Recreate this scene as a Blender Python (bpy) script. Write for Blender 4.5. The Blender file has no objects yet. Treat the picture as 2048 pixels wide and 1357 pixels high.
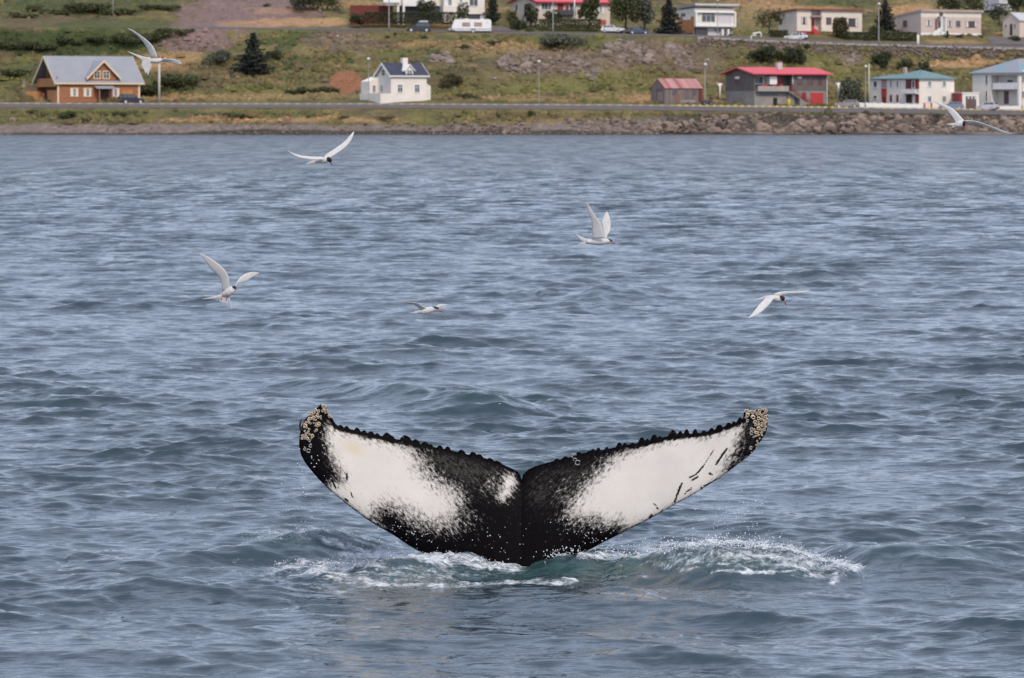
import bpy, bmesh, math, random
import numpy as np
from mathutils import Vector, Matrix

scene = bpy.context.scene
COL = scene.collection

# ------------------------------------------------------------------ camera, sky, sun, exposure
F = 8000.0          # focal length in photo pixels (frame 2048 wide)
CAMH = 4.285        # eye height above the water
HOR = 221.6         # row of the horizon in the photo
WHALE_Y = 37.7

cam_data = bpy.data.cameras.new("camera")
cam = bpy.data.objects.new("camera", cam_data)
COL.objects.link(cam)
cam.location = (0, 0, CAMH)
cam.rotation_euler = (math.radians(90), 0, 0)
cam_data.sensor_width = 36.0
cam_data.lens = 36.0 * F / 2048.0
cam_data.shift_y = -(678.5 - HOR) / 2048.0
cam_data.clip_start = 0.5
cam_data.clip_end = 6000
cam_data.dof.use_dof = True
cam_data.dof.focus_distance = WHALE_Y
cam_data.dof.aperture_fstop = 7.5
scene.camera = cam

SUN_EL, SUN_AZ = math.radians(46), math.radians(158)   # azimuth from +Y towards +X: behind the camera, to the right
sun_data = bpy.data.lights.new("sun", 'SUN')
sun_data.energy = 2.5
sun_data.angle = math.radians(10)
sun_data.color = (1.0, 0.88, 0.74)
sun = bpy.data.objects.new("sun", sun_data)
COL.objects.link(sun)
sd = Vector((math.sin(SUN_AZ) * math.cos(SUN_EL), math.cos(SUN_AZ) * math.cos(SUN_EL), math.sin(SUN_EL)))
sun.rotation_euler = (-sd).to_track_quat('-Z', 'Y').to_euler()
sun.location = (60, -120, 140)

world = bpy.data.worlds.new("World")
scene.world = world
world.use_nodes = True
wn, wl = world.node_tree.nodes, world.node_tree.links
wn.clear()
w_out = wn.new('ShaderNodeOutputWorld')
w_bg = wn.new('ShaderNodeBackground')
w_sky = wn.new('ShaderNodeTexSky')
w_sky.sky_type = 'NISHITA'
w_sky.sun_disc = False
w_sky.sun_elevation = SUN_EL
w_sky.sun_rotation = SUN_AZ
w_sky.dust_density = 2.0
w_tc = wn.new('ShaderNodeTexCoord')
w_noise = wn.new('ShaderNodeTexNoise')
w_noise.inputs['Scale'].default_value = 3.0
w_noise.inputs['Detail'].default_value = 5.0
w_ramp = wn.new('ShaderNodeMapRange')
w_ramp.inputs['From Min'].default_value = 0.3
w_ramp.inputs['From Max'].default_value = 0.7
w_ramp.inputs['To Min'].default_value = 0.5
w_ramp.inputs['To Max'].default_value = 0.85
w_mix = wn.new('ShaderNodeMix')
w_mix.data_type = 'RGBA'
w_mix.inputs['B'].default_value = (7.5, 8.6, 11.3, 1)     # thin high cloud over the blue
wl.new(w_tc.outputs['Generated'], w_noise.inputs['Vector'])
wl.new(w_noise.outputs['Fac'], w_ramp.inputs['Value'])
wl.new(w_ramp.outputs['Result'], w_mix.inputs['Factor'])
wl.new(w_sky.outputs['Color'], w_mix.inputs['A'])
wl.new(w_mix.outputs['Result'], w_bg.inputs['Color'])
w_bg.inputs['Strength'].default_value = 0.12
wl.new(w_bg.outputs['Background'], w_out.inputs['Surface'])

scene.view_settings.view_transform = 'Standard'
scene.view_settings.look = 'None'
scene.view_settings.exposure = 0.0
scene.view_settings.gamma = 1.0
scene.view_settings.use_curve_mapping = False
scene.render.film_transparent = False
scene.cycles.use_denoising = True
scene.cycles.max_bounces = 6
scene.cycles.diffuse_bounces = 2
scene.cycles.glossy_bounces = 3
scene.cycles.transparent_max_bounces = 6

rng = np.random.RandomState(11)
random.seed(5)

# ------------------------------------------------------------------ helpers
def P(px, py, Y):
    """point at depth Y that the photo shows at (px, py)"""
    return Vector(((px - 1024.0) / F * Y, Y, CAMH - (py - HOR) / F * Y))

def water_Y(py, z=0.0):
    return (CAMH - z) * F / (py - HOR)

def tag(o, label=None, cat=None, group=None, kind=None):
    if label: o['label'] = label
    if cat: o['category'] = cat
    if group: o['group'] = group
    if kind: o['kind'] = kind
    return o

def empty(name, loc, rz=0.0):
    o = bpy.data.objects.new(name, None)
    o.empty_display_size = 0.3
    o.location = loc
    o.rotation_euler = (0, 0, rz)
    COL.objects.link(o)
    return o

def link(name, me, parent=None):
    o = bpy.data.objects.new(name, me)
    COL.objects.link(o)
    if parent is not None:
        o.parent = parent
    return o

class MB:
    """collects pieces of one mesh"""
    def __init__(s):
        s.v, s.f, s.m = [], [], []
    def add(s, vs, fs, mi=0):
        b = len(s.v)
        s.v.extend([tuple(p) for p in vs])
        for f in fs:
            s.f.append(tuple(b + i for i in f)); s.m.append(mi)
        return s
    def box(s, x0, x1, y0, y1, z0, z1, mi=0):
        vs = [(x0,y0,z0),(x1,y0,z0),(x1,y1,z0),(x0,y1,z0),(x0,y0,z1),(x1,y0,z1),(x1,y1,z1),(x0,y1,z1)]
        return s.add(vs, [(0,3,2,1),(4,5,6,7),(0,1,5,4),(1,2,6,5),(2,3,7,6),(3,0,4,7)], mi)
    def tube(s, pts, radii, n=8, mi=0, cap=True):
        pts = [Vector(p) for p in pts]
        b = len(s.v)
        for i, p in enumerate(pts):
            t = (pts[min(i+1, len(pts)-1)] - pts[max(i-1, 0)])
            if t.length < 1e-9: t = Vector((0,0,1))
            t.normalize()
            a = Vector((0,0,1)) if abs(t.z) < 0.9 else Vector((1,0,0))
            u = t.cross(a).normalized(); w = t.cross(u)
            for k in range(n):
                an = 2*math.pi*k/n
                s.v.append(tuple(p + (u*math.cos(an) + w*math.sin(an))*radii[i]))
        for i in range(len(pts)-1):
            for k in range(n):
                k2 = (k+1) % n
                s.f.append((b+i*n+k, b+i*n+k2, b+(i+1)*n+k2, b+(i+1)*n+k)); s.m.append(mi)
        if cap:
            s.f.append(tuple(b+k for k in reversed(range(n)))); s.m.append(mi)
            e = b+(len(pts)-1)*n
            s.f.append(tuple(e+k for k in range(n))); s.m.append(mi)
        return s
    def prism(s, poly, y0, y1, mi=0):
        """polygon in x,z extruded along y"""
        n = len(poly)
        vs = [(x, y0, z) for x, z in poly] + [(x, y1, z) for x, z in poly]
        fs = [tuple(range(n)), tuple(range(2*n-1, n-1, -1))]
        fs += [(i, i+n, (i+1) % n + n, (i+1) % n) for i in range(n)]
        return s.add(vs, fs, mi)
    def mesh(s, name, mats, smooth=False):
        me = bpy.data.meshes.new(name)
        me.from_pydata(s.v, [], s.f)
        for m in (mats if isinstance(mats, (list, tuple)) else [mats]):
            me.materials.append(m)
        if len(me.polygons):
            me.polygons.foreach_set('material_index', s.m)
            me.polygons.foreach_set('use_smooth', [smooth]*len(me.polygons))
        me.validate()
        return me
    def build(s, name, mats, parent=None, smooth=False):
        o = link(name, s.mesh(name, mats, smooth), parent)
        bm = bmesh.new(); bm.from_mesh(o.data)
        bmesh.ops.recalc_face_normals(bm, faces=bm.faces)
        bm.to_mesh(o.data); bm.free()
        return o

def np_mesh(name, V, Fq, mats, smooth=True):
    """big mesh from numpy arrays; Fq is (n, 3) or (n, 4)"""
    me = bpy.data.meshes.new(name)
    me.vertices.add(len(V)); me.vertices.foreach_set('co', np.asarray(V, np.float32).ravel())
    k = Fq.shape[1]
    me.loops.add(Fq.size); me.loops.foreach_set('vertex_index', np.asarray(Fq, np.int32).ravel())
    me.polygons.add(len(Fq))
    me.polygons.foreach_set('loop_start', np.arange(0, Fq.size, k, dtype=np.int32))
    me.polygons.foreach_set('loop_total', np.full(len(Fq), k, np.int32))
    for m in (mats if isinstance(mats, (list, tuple)) else [mats]):
        me.materials.append(m)
    me.polygons.foreach_set('use_smooth', np.full(len(Fq), smooth))
    me.update(calc_edges=True)
    return me

def set_attr(me, name, arr):
    a = me.attributes.new(name, 'FLOAT', 'POINT')
    a.data.foreach_set('value', np.asarray(arr, np.float32).ravel())

def set_col(me, name, arr):
    a = me.attributes.new(name, 'FLOAT_COLOR', 'POINT')
    c = np.ones((len(arr), 4), np.float32); c[:, :3] = arr
    a.data.foreach_set('color', c.ravel())

def hash2(ix, iy, seed):
    h = (ix.astype(np.int64)*374761393 + iy.astype(np.int64)*668265263 + seed*1442695041) & 0xffffffff
    h = ((h ^ (h >> 13))*1274126177) & 0xffffffff
    return ((h ^ (h >> 16)) & 0xffff)/65535.0

def vnoise(x, y, seed=0):
    x = np.asarray(x, float); y = np.asarray(y, float)
    ix, iy = np.floor(x), np.floor(y)
    fx, fy = x-ix, y-iy
    fx = fx*fx*(3-2*fx); fy = fy*fy*(3-2*fy)
    a, b = hash2(ix, iy, seed), hash2(ix+1, iy, seed)
    c, d = hash2(ix, iy+1, seed), hash2(ix+1, iy+1, seed)
    return (a*(1-fx)+b*fx)*(1-fy)+(c*(1-fx)+d*fx)*fy

def fbm(x, y, seed=0, oct=4):
    r, a, t = 0, 1.0, 0
    for i in range(oct):
        r = r + a*vnoise(x*2**i, y*2**i, seed+i*17); t += a; a *= 0.5
    return r/t

def smooth01(x):
    x = np.clip(x, 0, 1); return x*x*(3-2*x)

def seg_dist(px, py, pts, sx=1.0, sy=1.0):
    d = np.full(np.shape(px), 1e9)
    for (ax, ay), (bx, by) in zip(pts[:-1], pts[1:]):
        ax_, bx_, ay_, by_ = ax/sx, bx/sx, ay/sy, by/sy
        qx, qy = px/sx, py/sy
        vx, vy = bx_-ax_, by_-ay_
        L = vx*vx+vy*vy+1e-9
        t = np.clip(((qx-ax_)*vx+(qy-ay_)*vy)/L, 0, 1)
        d = np.minimum(d, np.hypot(qx-ax_-t*vx, qy-ay_-t*vy))
    return d

def in_poly(px, py, poly):
    r = np.zeros(np.shape(px), bool)
    n = len(poly)
    for i in range(n):
        x1, y1 = poly[i]; x2, y2 = poly[(i+1) % n]
        c = ((y1 > py) != (y2 > py))
        xi = (x2-x1)*(py-y1)/((y2-y1) if y2 != y1 else 1e-9)+x1
        r ^= c & (px < xi)
    return r

def sdf(px, py, poly):
    d = seg_dist(px, py, list(poly)+[poly[0]])
    return np.where(in_poly(px, py, poly), d, -d)

# ------------------------------------------------------------------ materials
class NT:
    def __init__(s, name):
        s.mat = bpy.data.materials.new(name); s.mat.use_nodes = True
        s.n, s.l = s.mat.node_tree.nodes, s.mat.node_tree.links
        s.bsdf = s.n['Principled BSDF']
        s.out = s.n['Material Output']
    def new(s, t, **kw):
        x = s.n.new(t)
        for k, v in kw.items():
            if k in x.inputs: x.inputs[k].default_value = v
            else: setattr(x, k, v)
        return x
    def mix(s, fac, a, b, blend='MIX'):
        m = s.n.new('ShaderNodeMix'); m.data_type = 'RGBA'; m.blend_type = blend
        for sock, v in ((m.inputs['Factor'], fac), (m.inputs['A'], a), (m.inputs['B'], b)):
            if hasattr(v, 'is_output'): s.l.new(v, sock)
            elif isinstance(v, (int, float)): sock.default_value = v
            else: sock.default_value = (*v, 1)
        return m.outputs['Result']
    def math(s, op, a, b=0.0, clamp=False):
        m = s.n.new('ShaderNodeMath'); m.operation = op; m.use_clamp = clamp
        for sock, v in ((m.inputs[0], a), (m.inputs[1], b)):
            if hasattr(v, 'is_output'): s.l.new(v, sock)
            else: sock.default_value = v
        return m.outputs[0]
    def rng(s, v, a, b, c=0.0, d=1.0, smooth=False):
        m = s.n.new('ShaderNodeMapRange'); m.interpolation_type = 'SMOOTHSTEP' if smooth else 'LINEAR'
        s.l.new(v, m.inputs['Value'])
        for k, x in (('From Min', a), ('From Max', b), ('To Min', c), ('To Max', d)):
            if hasattr(x, 'is_output'): s.l.new(x, m.inputs[k])
            else: m.inputs[k].default_value = x
        return m.outputs['Result']
    def coords(s, scale=(1,1,1), kind='Object'):
        tc = s.n.new('ShaderNodeTexCoord'); mp = s.n.new('ShaderNodeMapping')
        mp.inputs['Scale'].default_value = scale
        s.l.new(tc.outputs[kind], mp.inputs['Vector'])
        return mp.outputs['Vector']
    def noise(s, scale, detail=3, vec=None, rough=0.55, dist=0.0):
        x = s.new('ShaderNodeTexNoise', Scale=scale, Detail=detail, Roughness=rough, Distortion=dist)
        if vec is not None: s.l.new(vec, x.inputs['Vector'])
        return x.outputs['Fac']
    def attr(s, name):
        a = s.n.new('ShaderNodeAttribute'); a.attribute_name = name
        return a
    def bump(s, h, strength, dist, normal=None):
        b = s.new('ShaderNodeBump', Strength=strength, Distance=dist)
        s.l.new(h, b.inputs['Height'])
        if normal is not None: s.l.new(normal, b.inputs['Normal'])
        return b.outputs['Normal']

def simple(name, col, rough=0.7, var=0.12, scale=1.5, metal=0.0, spec=0.3, stretch=(1,1,1), bump=0.0):
    t = NT(name)
    v = t.coords(stretch)
    n = t.noise(scale, 5, v)
    dark = tuple(c*(1-var*1.6) for c in col); light = tuple(min(1, c*(1+var)) for c in col)
    t.l.new(t.mix(t.rng(n, 0.3, 0.7), dark, light), t.bsdf.inputs['Base Color'])
    t.bsdf.inputs['Roughness'].default_value = rough
    t.bsdf.inputs['Metallic'].default_value = metal
    t.bsdf.inputs['Specular IOR Level'].default_value = spec
    if bump:
        t.l.new(t.bump(t.noise(scale*6, 4, v), bump, 0.05), t.bsdf.inputs['Normal'])
    return t.mat

def island(name, c1, c2, rough=0.75, spec=0.2, trans=0.0):
    """leaves, stones: every loose piece gets its own shade"""
    t = NT(name)
    g = t.n.new('ShaderNodeNewGeometry')
    col = t.mix(g.outputs['Random Per Island'], c1, c2)
    t.l.new(col, t.bsdf.inputs['Base Color'])
    t.bsdf.inputs['Roughness'].default_value = rough
    t.bsdf.inputs['Specular IOR Level'].default_value = spec
    if trans:
        tr = t.n.new('ShaderNodeBsdfTranslucent'); t.l.new(col, tr.inputs['Color'])
        mx = t.new('ShaderNodeMixShader'); mx.inputs[0].default_value = trans
        t.l.new(t.bsdf.outputs[0], mx.inputs[1]); t.l.new(tr.outputs[0], mx.inputs[2])
        t.l.new(mx.outputs[0], t.out.inputs['Surface'])
    return t.mat
# ------------------------------------------------------------------ the sea
def sea_material():
    t = NT('sea_water')
    foam = t.attr('foam').outputs['Fac']
    green = t.attr('green').outputs['Fac']
    v = t.coords((1, 1, 1))
    t.l.new(t.mix(green, (0.030, 0.049, 0.061), (0.034, 0.072, 0.074)), t.bsdf.inputs['Base Color'])
    t.bsdf.inputs['Roughness'].default_value = 0.07
    t.bsdf.inputs['IOR'].default_value = 1.333
    n2 = t.noise(1.6, 5, t.coords((0.5, 1.6, 1)), 0.62, 0.0)
    far = t.attr('far').outputs['Fac']
    # waves too small for the mesh far out: tilt the normal itself
    nf = t.new('ShaderNodeTexNoise', Scale=1.5, Detail=5.0, Roughness=0.62, Distortion=0.0)
    t.l.new(t.coords((0.5, 1.0, 1)), nf.inputs['Vector'])
    vs = t.new('ShaderNodeVectorMath', operation='SUBTRACT'); t.l.new(nf.outputs['Color'], vs.inputs[0]); vs.inputs[1].default_value = (0.5, 0.5, 0.5)
    vm = t.new('ShaderNodeVectorMath', operation='MULTIPLY'); t.l.new(vs.outputs[0], vm.inputs[0]); vm.inputs[1].default_value = (1.2, 2.0, 0)
    vb = t.new('ShaderNodeVectorMath', operation='ADD'); t.l.new(vm.outputs[0], vb.inputs[0]); vb.inputs[1].default_value = (0, -0.19, 0)   # wind waves lean towards the boat
    geo = t.n.new('ShaderNodeNewGeometry')
    gp = t.noise(1.0, 6, t.coords((0.45, 0.05, 1)), 0.66, 0.0)
    far = t.math('MULTIPLY', far, t.rng(gp, 0.36, 0.64, 0.25, 1.75))
    vk = t.new('ShaderNodeVectorMath', operation='SCALE'); t.l.new(vb.outputs[0], vk.inputs[0]); t.l.new(far, vk.inputs['Scale'])
    va = t.new('ShaderNodeVectorMath', operation='ADD'); t.l.new(geo.outputs['Normal'], va.inputs[0]); t.l.new(vk.outputs[0], va.inputs[1])
    # capillary ripples, too fine for the mesh near the boat
    nr_ = t.new('ShaderNodeTexNoise', Scale=6.0, Detail=5.0, Roughness=0.66); t.l.new(t.coords((0.55, 1.5, 1)), nr_.inputs['Vector'])
    rs = t.new('ShaderNodeVectorMath', operation='SUBTRACT'); t.l.new(nr_.outputs['Color'], rs.inputs[0]); rs.inputs[1].default_value = (0.5, 0.5, 0.5)
    rm = t.new('ShaderNodeVectorMath', operation='MULTIPLY'); t.l.new(rs.outputs[0], rm.inputs[0]); rm.inputs[1].default_value = (0.55, 0.85, 0)
    va2 = t.new('ShaderNodeVectorMath', operation='ADD'); t.l.new(va.outputs[0], va2.inputs[0]); t.l.new(rm.outputs[0], va2.inputs[1]); va = va2
    vn = t.new('ShaderNodeVectorMath', operation='NORMALIZE'); t.l.new(va.outputs[0], vn.inputs[0])
    b = t.bump(n2, 0.35, 0.09, vn.outputs[0])
    t.l.new(b, t.bsdf.inputs['Normal'])
    # foam: lacy breakup of the foam attribute
    f1 = t.noise(5.0, 7, t.coords((0.6, 1.5, 1.5)), 0.72, 1.6)
    f2 = t.noise(28.0, 4, v, 0.7, 0.6)
    fm = t.math('ADD', t.math('MULTIPLY', f1, 0.65), t.math('MULTIPLY', f2, 0.35))
    thr = t.math('SUBTRACT', 0.68, t.math('MULTIPLY', foam, 0.33))
    msk = t.rng(t.math('SUBTRACT', fm, thr), -0.06, 0.22, 0, 0.88, True)
    msk = t.math('MULTIPLY', msk, t.math('MULTIPLY', foam, 4.0, True), True)
    d = t.new('ShaderNodeBsdfDiffuse'); d.inputs['Color'].default_value = (0.72, 0.74, 0.76, 1)
    mx = t.n.new('ShaderNodeMixShader')
    t.l.new(msk, mx.inputs[0]); t.l.new(t.bsdf.outputs[0], mx.inputs[1]); t.l.new(d.outputs[0], mx.inputs[2])
    t.l.new(mx.outputs[0], t.out.inputs['Surface'])
    return t.mat

def build_sea():
    rows = [-400, -150, -40, 0, 12, 20, 24]
    y = 26.0
    while y < 52: rows.append(y); y += 0.05
    while y < 712: rows.append(y); y += max(0.05, y*y/54000.0)
    rows = np.array(rows + [716.0, 740.0])
    half = 1024/F
    core = np.linspace(-half*1.3, half*1.3, 500)
    ext = half*1.3*np.array([1.15, 1.4, 1.9, 3, 6, 14, 40])
    cols = np.concatenate([-ext[::-1], core, ext])
    T, Yg = np.meshgrid(cols, rows)
    X = T*np.maximum(np.abs(Yg), 22.0)
    dY = np.gradient(rows)[:, None]*np.ones_like(T)
    dX = np.abs(np.gradient(X, axis=1))
    x, yv = X.ravel(), Yg.ravel()
    dx_, dy_ = dX.ravel(), dY.ravel()
    R = np.random.RandomState(4)
    n = 250
    lam = np.exp(R.uniform(np.log(0.13), np.log(4.5), n))
    spread = np.where(R.rand(n) < .22, 60, np.where(lam > 1.2, 22, 27))
    ang = np.radians(-99 + R.normal(0, 1, n)*spread)
    slope = 0.0172*np.interp(lam, [.13, .25, .6, 1.2, 2.5, 4.5], [1.1, 1.3, 1.25, 1.0, .70, .50])
    amp = slope*lam/(2*np.pi)
    ph = R.uniform(0, 2*np.pi, n)
    k = 2*np.pi/lam
    kx, ky = k*np.cos(ang), k*np.sin(ang)
    Z = np.zeros(len(x), np.float32); DX = np.zeros_like(Z); DY = np.zeros_like(Z)
    gust = (0.62+0.75*smooth01((fbm(x/2.2, yv/4.5, 3, 4)-.28)/.48)).astype(np.float32)
    xf, yf = x.astype(np.float32), yv.astype(np.float32)
    for i in range(n):
        lx = 2*np.pi/max(abs(kx[i]), 1e-3); ly = 2*np.pi/max(abs(ky[i]), 1e-3)
        w = smooth01((ly/dy_-2.0)/1.2)*smooth01((lx/dx_-2.0)/1.2)
        live = np.nonzero(w > 1e-3)[0]
        if not len(live): continue
        p = kx[i]*xf[live]+ky[i]*yf[live]+ph[i]
        a = (amp[i]*w[live]).astype(np.float32)
        if lam[i] < 2.2: a = a*gust[live]
        Z[live] += a*np.cos(p)
        s = 1.3*a*np.sin(p)
        DX[live] -= s*np.cos(ang[i]); DY[live] -= s*np.sin(ang[i])
    # single waves seen in the photo: crest points (px, py, height), front and back width in metres
    RID = [
     ([(1150,1122,.03),(1230,1116,.10),(1290,1108,.16),(1350,1095,.26),(1430,1086,.33),(1500,1091,.30),(1580,1098,.26),(1640,1124,.14),(1720,1150,.05)], .50, .40, .05),
     ([(150,1104,.04),(320,1100,.12),(450,1086,.16),(560,1063,.23),(640,1053,.27),(700,1062,.20),(780,1077,.10),(850,1090,.03)], .38, .36, .05),
     ([(540,1140,.04),(640,1130,.12),(740,1126,.14),(850,1120,.15),(920,1122,.10),(980,1134,.04)], .30, .30, .05),
     ([(770,1122,.02),(820,1114,.07),(870,1108,.11),(930,1112,.12),(1000,1126,.07),(1040,1136,.02)], .26, .30, .06),
     ([(1060,1134,.02),(1090,1120,.08),(1120,1106,.14),(1170,1104,.15),(1220,1112,.08),(1260,1120,.03)], .28, .30, .06),
     ([(1620,1098,.06),(1740,1092,.19),(1830,1094,.20),(1960,1100,.15),(2120,1112,.06)], .60, .60, .02),
     ([(540,762,.05),(680,765,.15),(800,772,.22),(900,780,.25),(1000,792,.22),(1060,803,.13),(1140,812,.04)], 1.1, 1.0, .02),
     ([(1300,500,.04),(1420,497,.12),(1520,494,.16),(1660,502,.06)], 1.5, 1.5, .03),
     ([(1440,548,.04),(1560,540,.14),(1640,546,.15),(1720,556,.04)], 1.4, 1.4, .03),
     ([(1800,1146,.02),(1900,1132,.08),(1940,1127,.09),(2010,1140,.02)], .34, .30, .04),
     ([(360,490,.05),(480,486,.2),(600,492,.06)], 2.0, 2.0, .03),
     ([(1080,585,.05),(1200,580,.2),(1330,588,.05)], 1.7, 1.6, .03),
    ]
    calm = np.exp(-((x-0.05)/2.0)**2-((yv-37.3)/1.1)**2)
    Z = (Z*(1-.75*calm)).astype(np.float32)
    for pts, wf, wb, jit in RID:
        cx, cy, cz = [], [], []
        for px, py, z in pts:
            yy = water_Y(py, z); cy.append(yy); cx.append((px-1024)/F*yy); cz.append(z)
        o = np.argsort(cx); cx, cy, cz = np.array(cx)[o], np.array(cy)[o], np.array(cz)[o]
        yc = np.interp(x, cx, cy)+ (fbm(x*2.2, x*0+7, 9, 3)-.5)*jit*6
        zc = np.interp(x, cx, cz, left=0, right=0)
        d = yv-yc
        g = np.where(d < 0, np.exp(-(np.abs(d)/wf)**1.6), np.exp(-(np.abs(d)/wb)**1.7))
        Z += (zc*g*(1+jit*3*(fbm(x*5, yv*5, 5, 3)-.5))).astype(np.float32)
    xs, ys = x+DX, yv+DY
    yy = np.maximum(ys, 1.0)
    px = 1024+xs/yy*F; py = HOR+(CAMH-Z)/yy*F
    near = (ys > 25) & (ys < 80)
    foam = np.zeros(len(x)); green = np.zeros(len(x))
    FO = [
     ([(560,1146),(700,1150),(880,1150)], 24, .50), ([(1250,1112),(1400,1112),(1560,1122),(1660,1140)], 26, .52), ([(560,1075),(700,1082),(800,1095)], 16, .45),
     ([(845,1110),(900,1107),(960,1116),(1030,1138)], 13, .68), ([(1080,1116),(1130,1104),(1175,1106)], 10, .7), ([(900,1150),(1000,1150)], 8, .35),
     ([(575,1132),(640,1140),(700,1158),(770,1168)], 17, .66), ([(600,1122),(700,1130),(760,1135)], 9, .55),
     ([(640,1150),(800,1172),(900,1170),(1000,1168),(1130,1167)], 6, .62), ([(600,1170),(690,1186)], 4, .55),
     ([(650,1085),(700,1098),(760,1108)], 6, .75), ([(500,1070),(600,1060),(700,1066)], 9, .42),
     ([(690,1108),(780,1116),(860,1116)], 8, .75), ([(790,1080),(850,1086)], 5, .5), ([(800,1113),(830,1113)], 3, 1.0),
     ([(850,1116),(900,1122),(960,1128),(1030,1140)], 13, .80), ([(860,1130),(950,1140)], 9, .5),
     ([(720,1140),(850,1150)], 12, .45), ([(210,1102),(320,1100)], 4, .45), ([(460,1120),(560,1118)], 5, .35),
     ([(1190,1108),(1280,1104),(1350,1092),(1430,1083),(1510,1088),(1580,1096),(1620,1110),(1680,1128),(1720,1137)], 10, .70),
     ([(1430,1105),(1500,1108),(1570,1115),(1620,1130)], 13, .70), ([(1380,1100),(1450,1115)], 8, .5),
     ([(1430,1141),(1480,1143),(1545,1146)], 5, .85), ([(1310,1130),(1350,1138),(1400,1130)], 6, .6),
     ([(1672,1146),(1668,1166)], 7, .7), ([(1560,1140),(1640,1150)], 7, .6), ([(1580,1190),(1640,1186),(1700,1190)], 4, .45),
     ([(1090,1104),(1130,1098),(1180,1108)], 8, .85), ([(1150,1112),(1280,1116)], 7, .5), ([(1240,1132),(1285,1130)], 3, .5),
     ([(1010,1164),(1080,1163),(1140,1166)], 5, .62), ([(1130,1160),(1150,1162)], 4, 1.0), ([(1200,1190),(1250,1188)], 4, .5),
     ([(880,776),(960,786)], 4, .42), ([(420,1140),(600,1160)], 9, .28), ([(1170,1155),(1290,1158)], 4, .4),
    ]
    qx, qy = px[near], py[near]
    fo = np.zeros(len(qx))
    for pts, w, s in FO:
        d = seg_dist(qx, qy, pts, 2.2, 1.0)
        # sx stretches the stroke sideways
        fo = np.maximum(fo, s*np.exp(-(d/w)**2))
    fo *= 1.25*(0.40+1.0*fbm(qx/18., qy/5., 21, 4))
    foam[near] = np.clip(fo, 0, 1)
    GR = [([(960,1140),(1100,1140),(1260,1140)], 22, 1.0), ([(1250,1130),(1400,1115),(1500,1118),(1600,1130)], 26, .7),
          ([(780,1150),(900,1150)], 20, .7), ([(520,1080),(700,1080)], 25, .5), ([(1740,1100),(1960,1110)], 14, .35), ([(700,775),(1000,800)], 12, .35)]
    gr = np.zeros(len(qx))
    for pts, w, s in GR:
        gr = np.maximum(gr, s*np.exp(-(seg_dist(qx, qy, pts, 1.6, 1.0)/w)**2))
    green[near] = gr
    churn = np.exp(-((px-1100)/650.)**2-((py-1125)/48.)**2)*near
    Z += (churn*0.13*(fbm(x*2.6, yv*3.2, 61, 4)-.5)).astype(np.float32)
    Z += (foam*0.07*(fbm(x*16, yv*16, 31, 3)-0.45)).astype(np.float32)
    nr, nc = len(rows), len(cols)
    idx = np.arange(nr*nc).reshape(nr, nc)
    Q = np.stack([idx[:-1, :-1], idx[:-1, 1:], idx[1:, 1:], idx[1:, :-1]], -1).reshape(-1, 4)
    V = np.stack([xs, ys, Z], 1)
    me = np_mesh('sea', V, Q, sea_material())
    set_attr(me, 'foam', foam); set_attr(me, 'green', green)
    set_attr(me, 'far', smooth01((ys-45)/150.0)*0.9)
    o = link('sea', me)
    tag(o, kind='structure', label='choppy blue grey sea water with white foam around the whale')
    return V, foam, px, py

SEA_V, SEA_FOAM, SEA_PX, SEA_PY = build_sea()

# ------------------------------------------------------------------ the whale's tail
def resample(pts, n):
    p = np.array(pts, float)
    s = np.concatenate([[0], np.cumsum(np.hypot(*np.diff(p, axis=0).T))])
    t = np.linspace(0, s[-1], n)
    return np.stack([np.interp(t, s, p[:, 0]), np.interp(t, s, p[:, 1])], 1), t/s[-1], s/s[-1]

LT = lambda L: [(560+x/3.231, 780+y/3.231) for x, y in L]
RT = lambda L: [(1020+x/3.230, 780+y/3.230) for x, y in L]

trail_l = LT([(1562,582),(1552,552),(1538,530),(1480,500),(1400,467),(1300,436),(1200,414),(1100,392),(1000,372),(900,350),(800,328),(700,308),(600,288),(500,265),(400,243),(362,225),(345,196),(335,172),(305,152),(298,104),(265,92)])
lead_l = [(1040,1340),(1005,1335),(985,1300),(972,1220),(950,1165),(905,1135)] + LT([(960,1062),(900,1045),(830,1005),(750,950),(680,908),(600,863),(520,808),(450,753),(380,698),(310,638),(250,578),(200,520),(160,468),(135,420),(122,360),(126,300),(136,240),(162,190),(197,150),(236,120),(265,92)])
trail_r = RT([(75,582),(84,548),(118,515),(160,495),(230,474),(300,456),(370,441),(450,415),(540,398),(640,380),(720,362),(800,350),(870,337),(950,316),(1040,296),(1140,286),(1250,276),(1330,256),(1400,232),(1460,212),(1505,188),(1510,150),(1516,128),(1546,130),(1570,150),(1600,126),(1640,115)])
lead_r = [(1040,1340),(1075,1335),(1095,1300),(1108,1220),(1128,1165),(1150,1130)] + RT([(490,1045),(530,1025),(600,987),(700,937),(800,887),(900,836),(1000,777),(1100,722),(1200,667),(1290,610),(1360,566),(1420,521),(1480,475),(1540,430),(1580,390),(1610,346),(1640,300),(1660,260),(1666,200),(1662,132),(1640,115)])
knob_l = [(c[0], h, w) for c, h, w in zip(LT([(395,0),(432,0),(500,0),(545,0),(590,0),(630,0),(695,0),(725,0),(815,0),(838,0),(880,0),(940,0),(975,0),(1035,0),(1085,0),(1175,0),(1250,0),(1290,0),(1360,0),(1410,0)]),
          [4,5,6,4,5,4,9,4,11,5,8,7,4,6,7,6,7,5,4,3], [3,3,4,3,4,3,6,3,8,4,5,5,3,4,4,5,5,5,4,5])]
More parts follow.
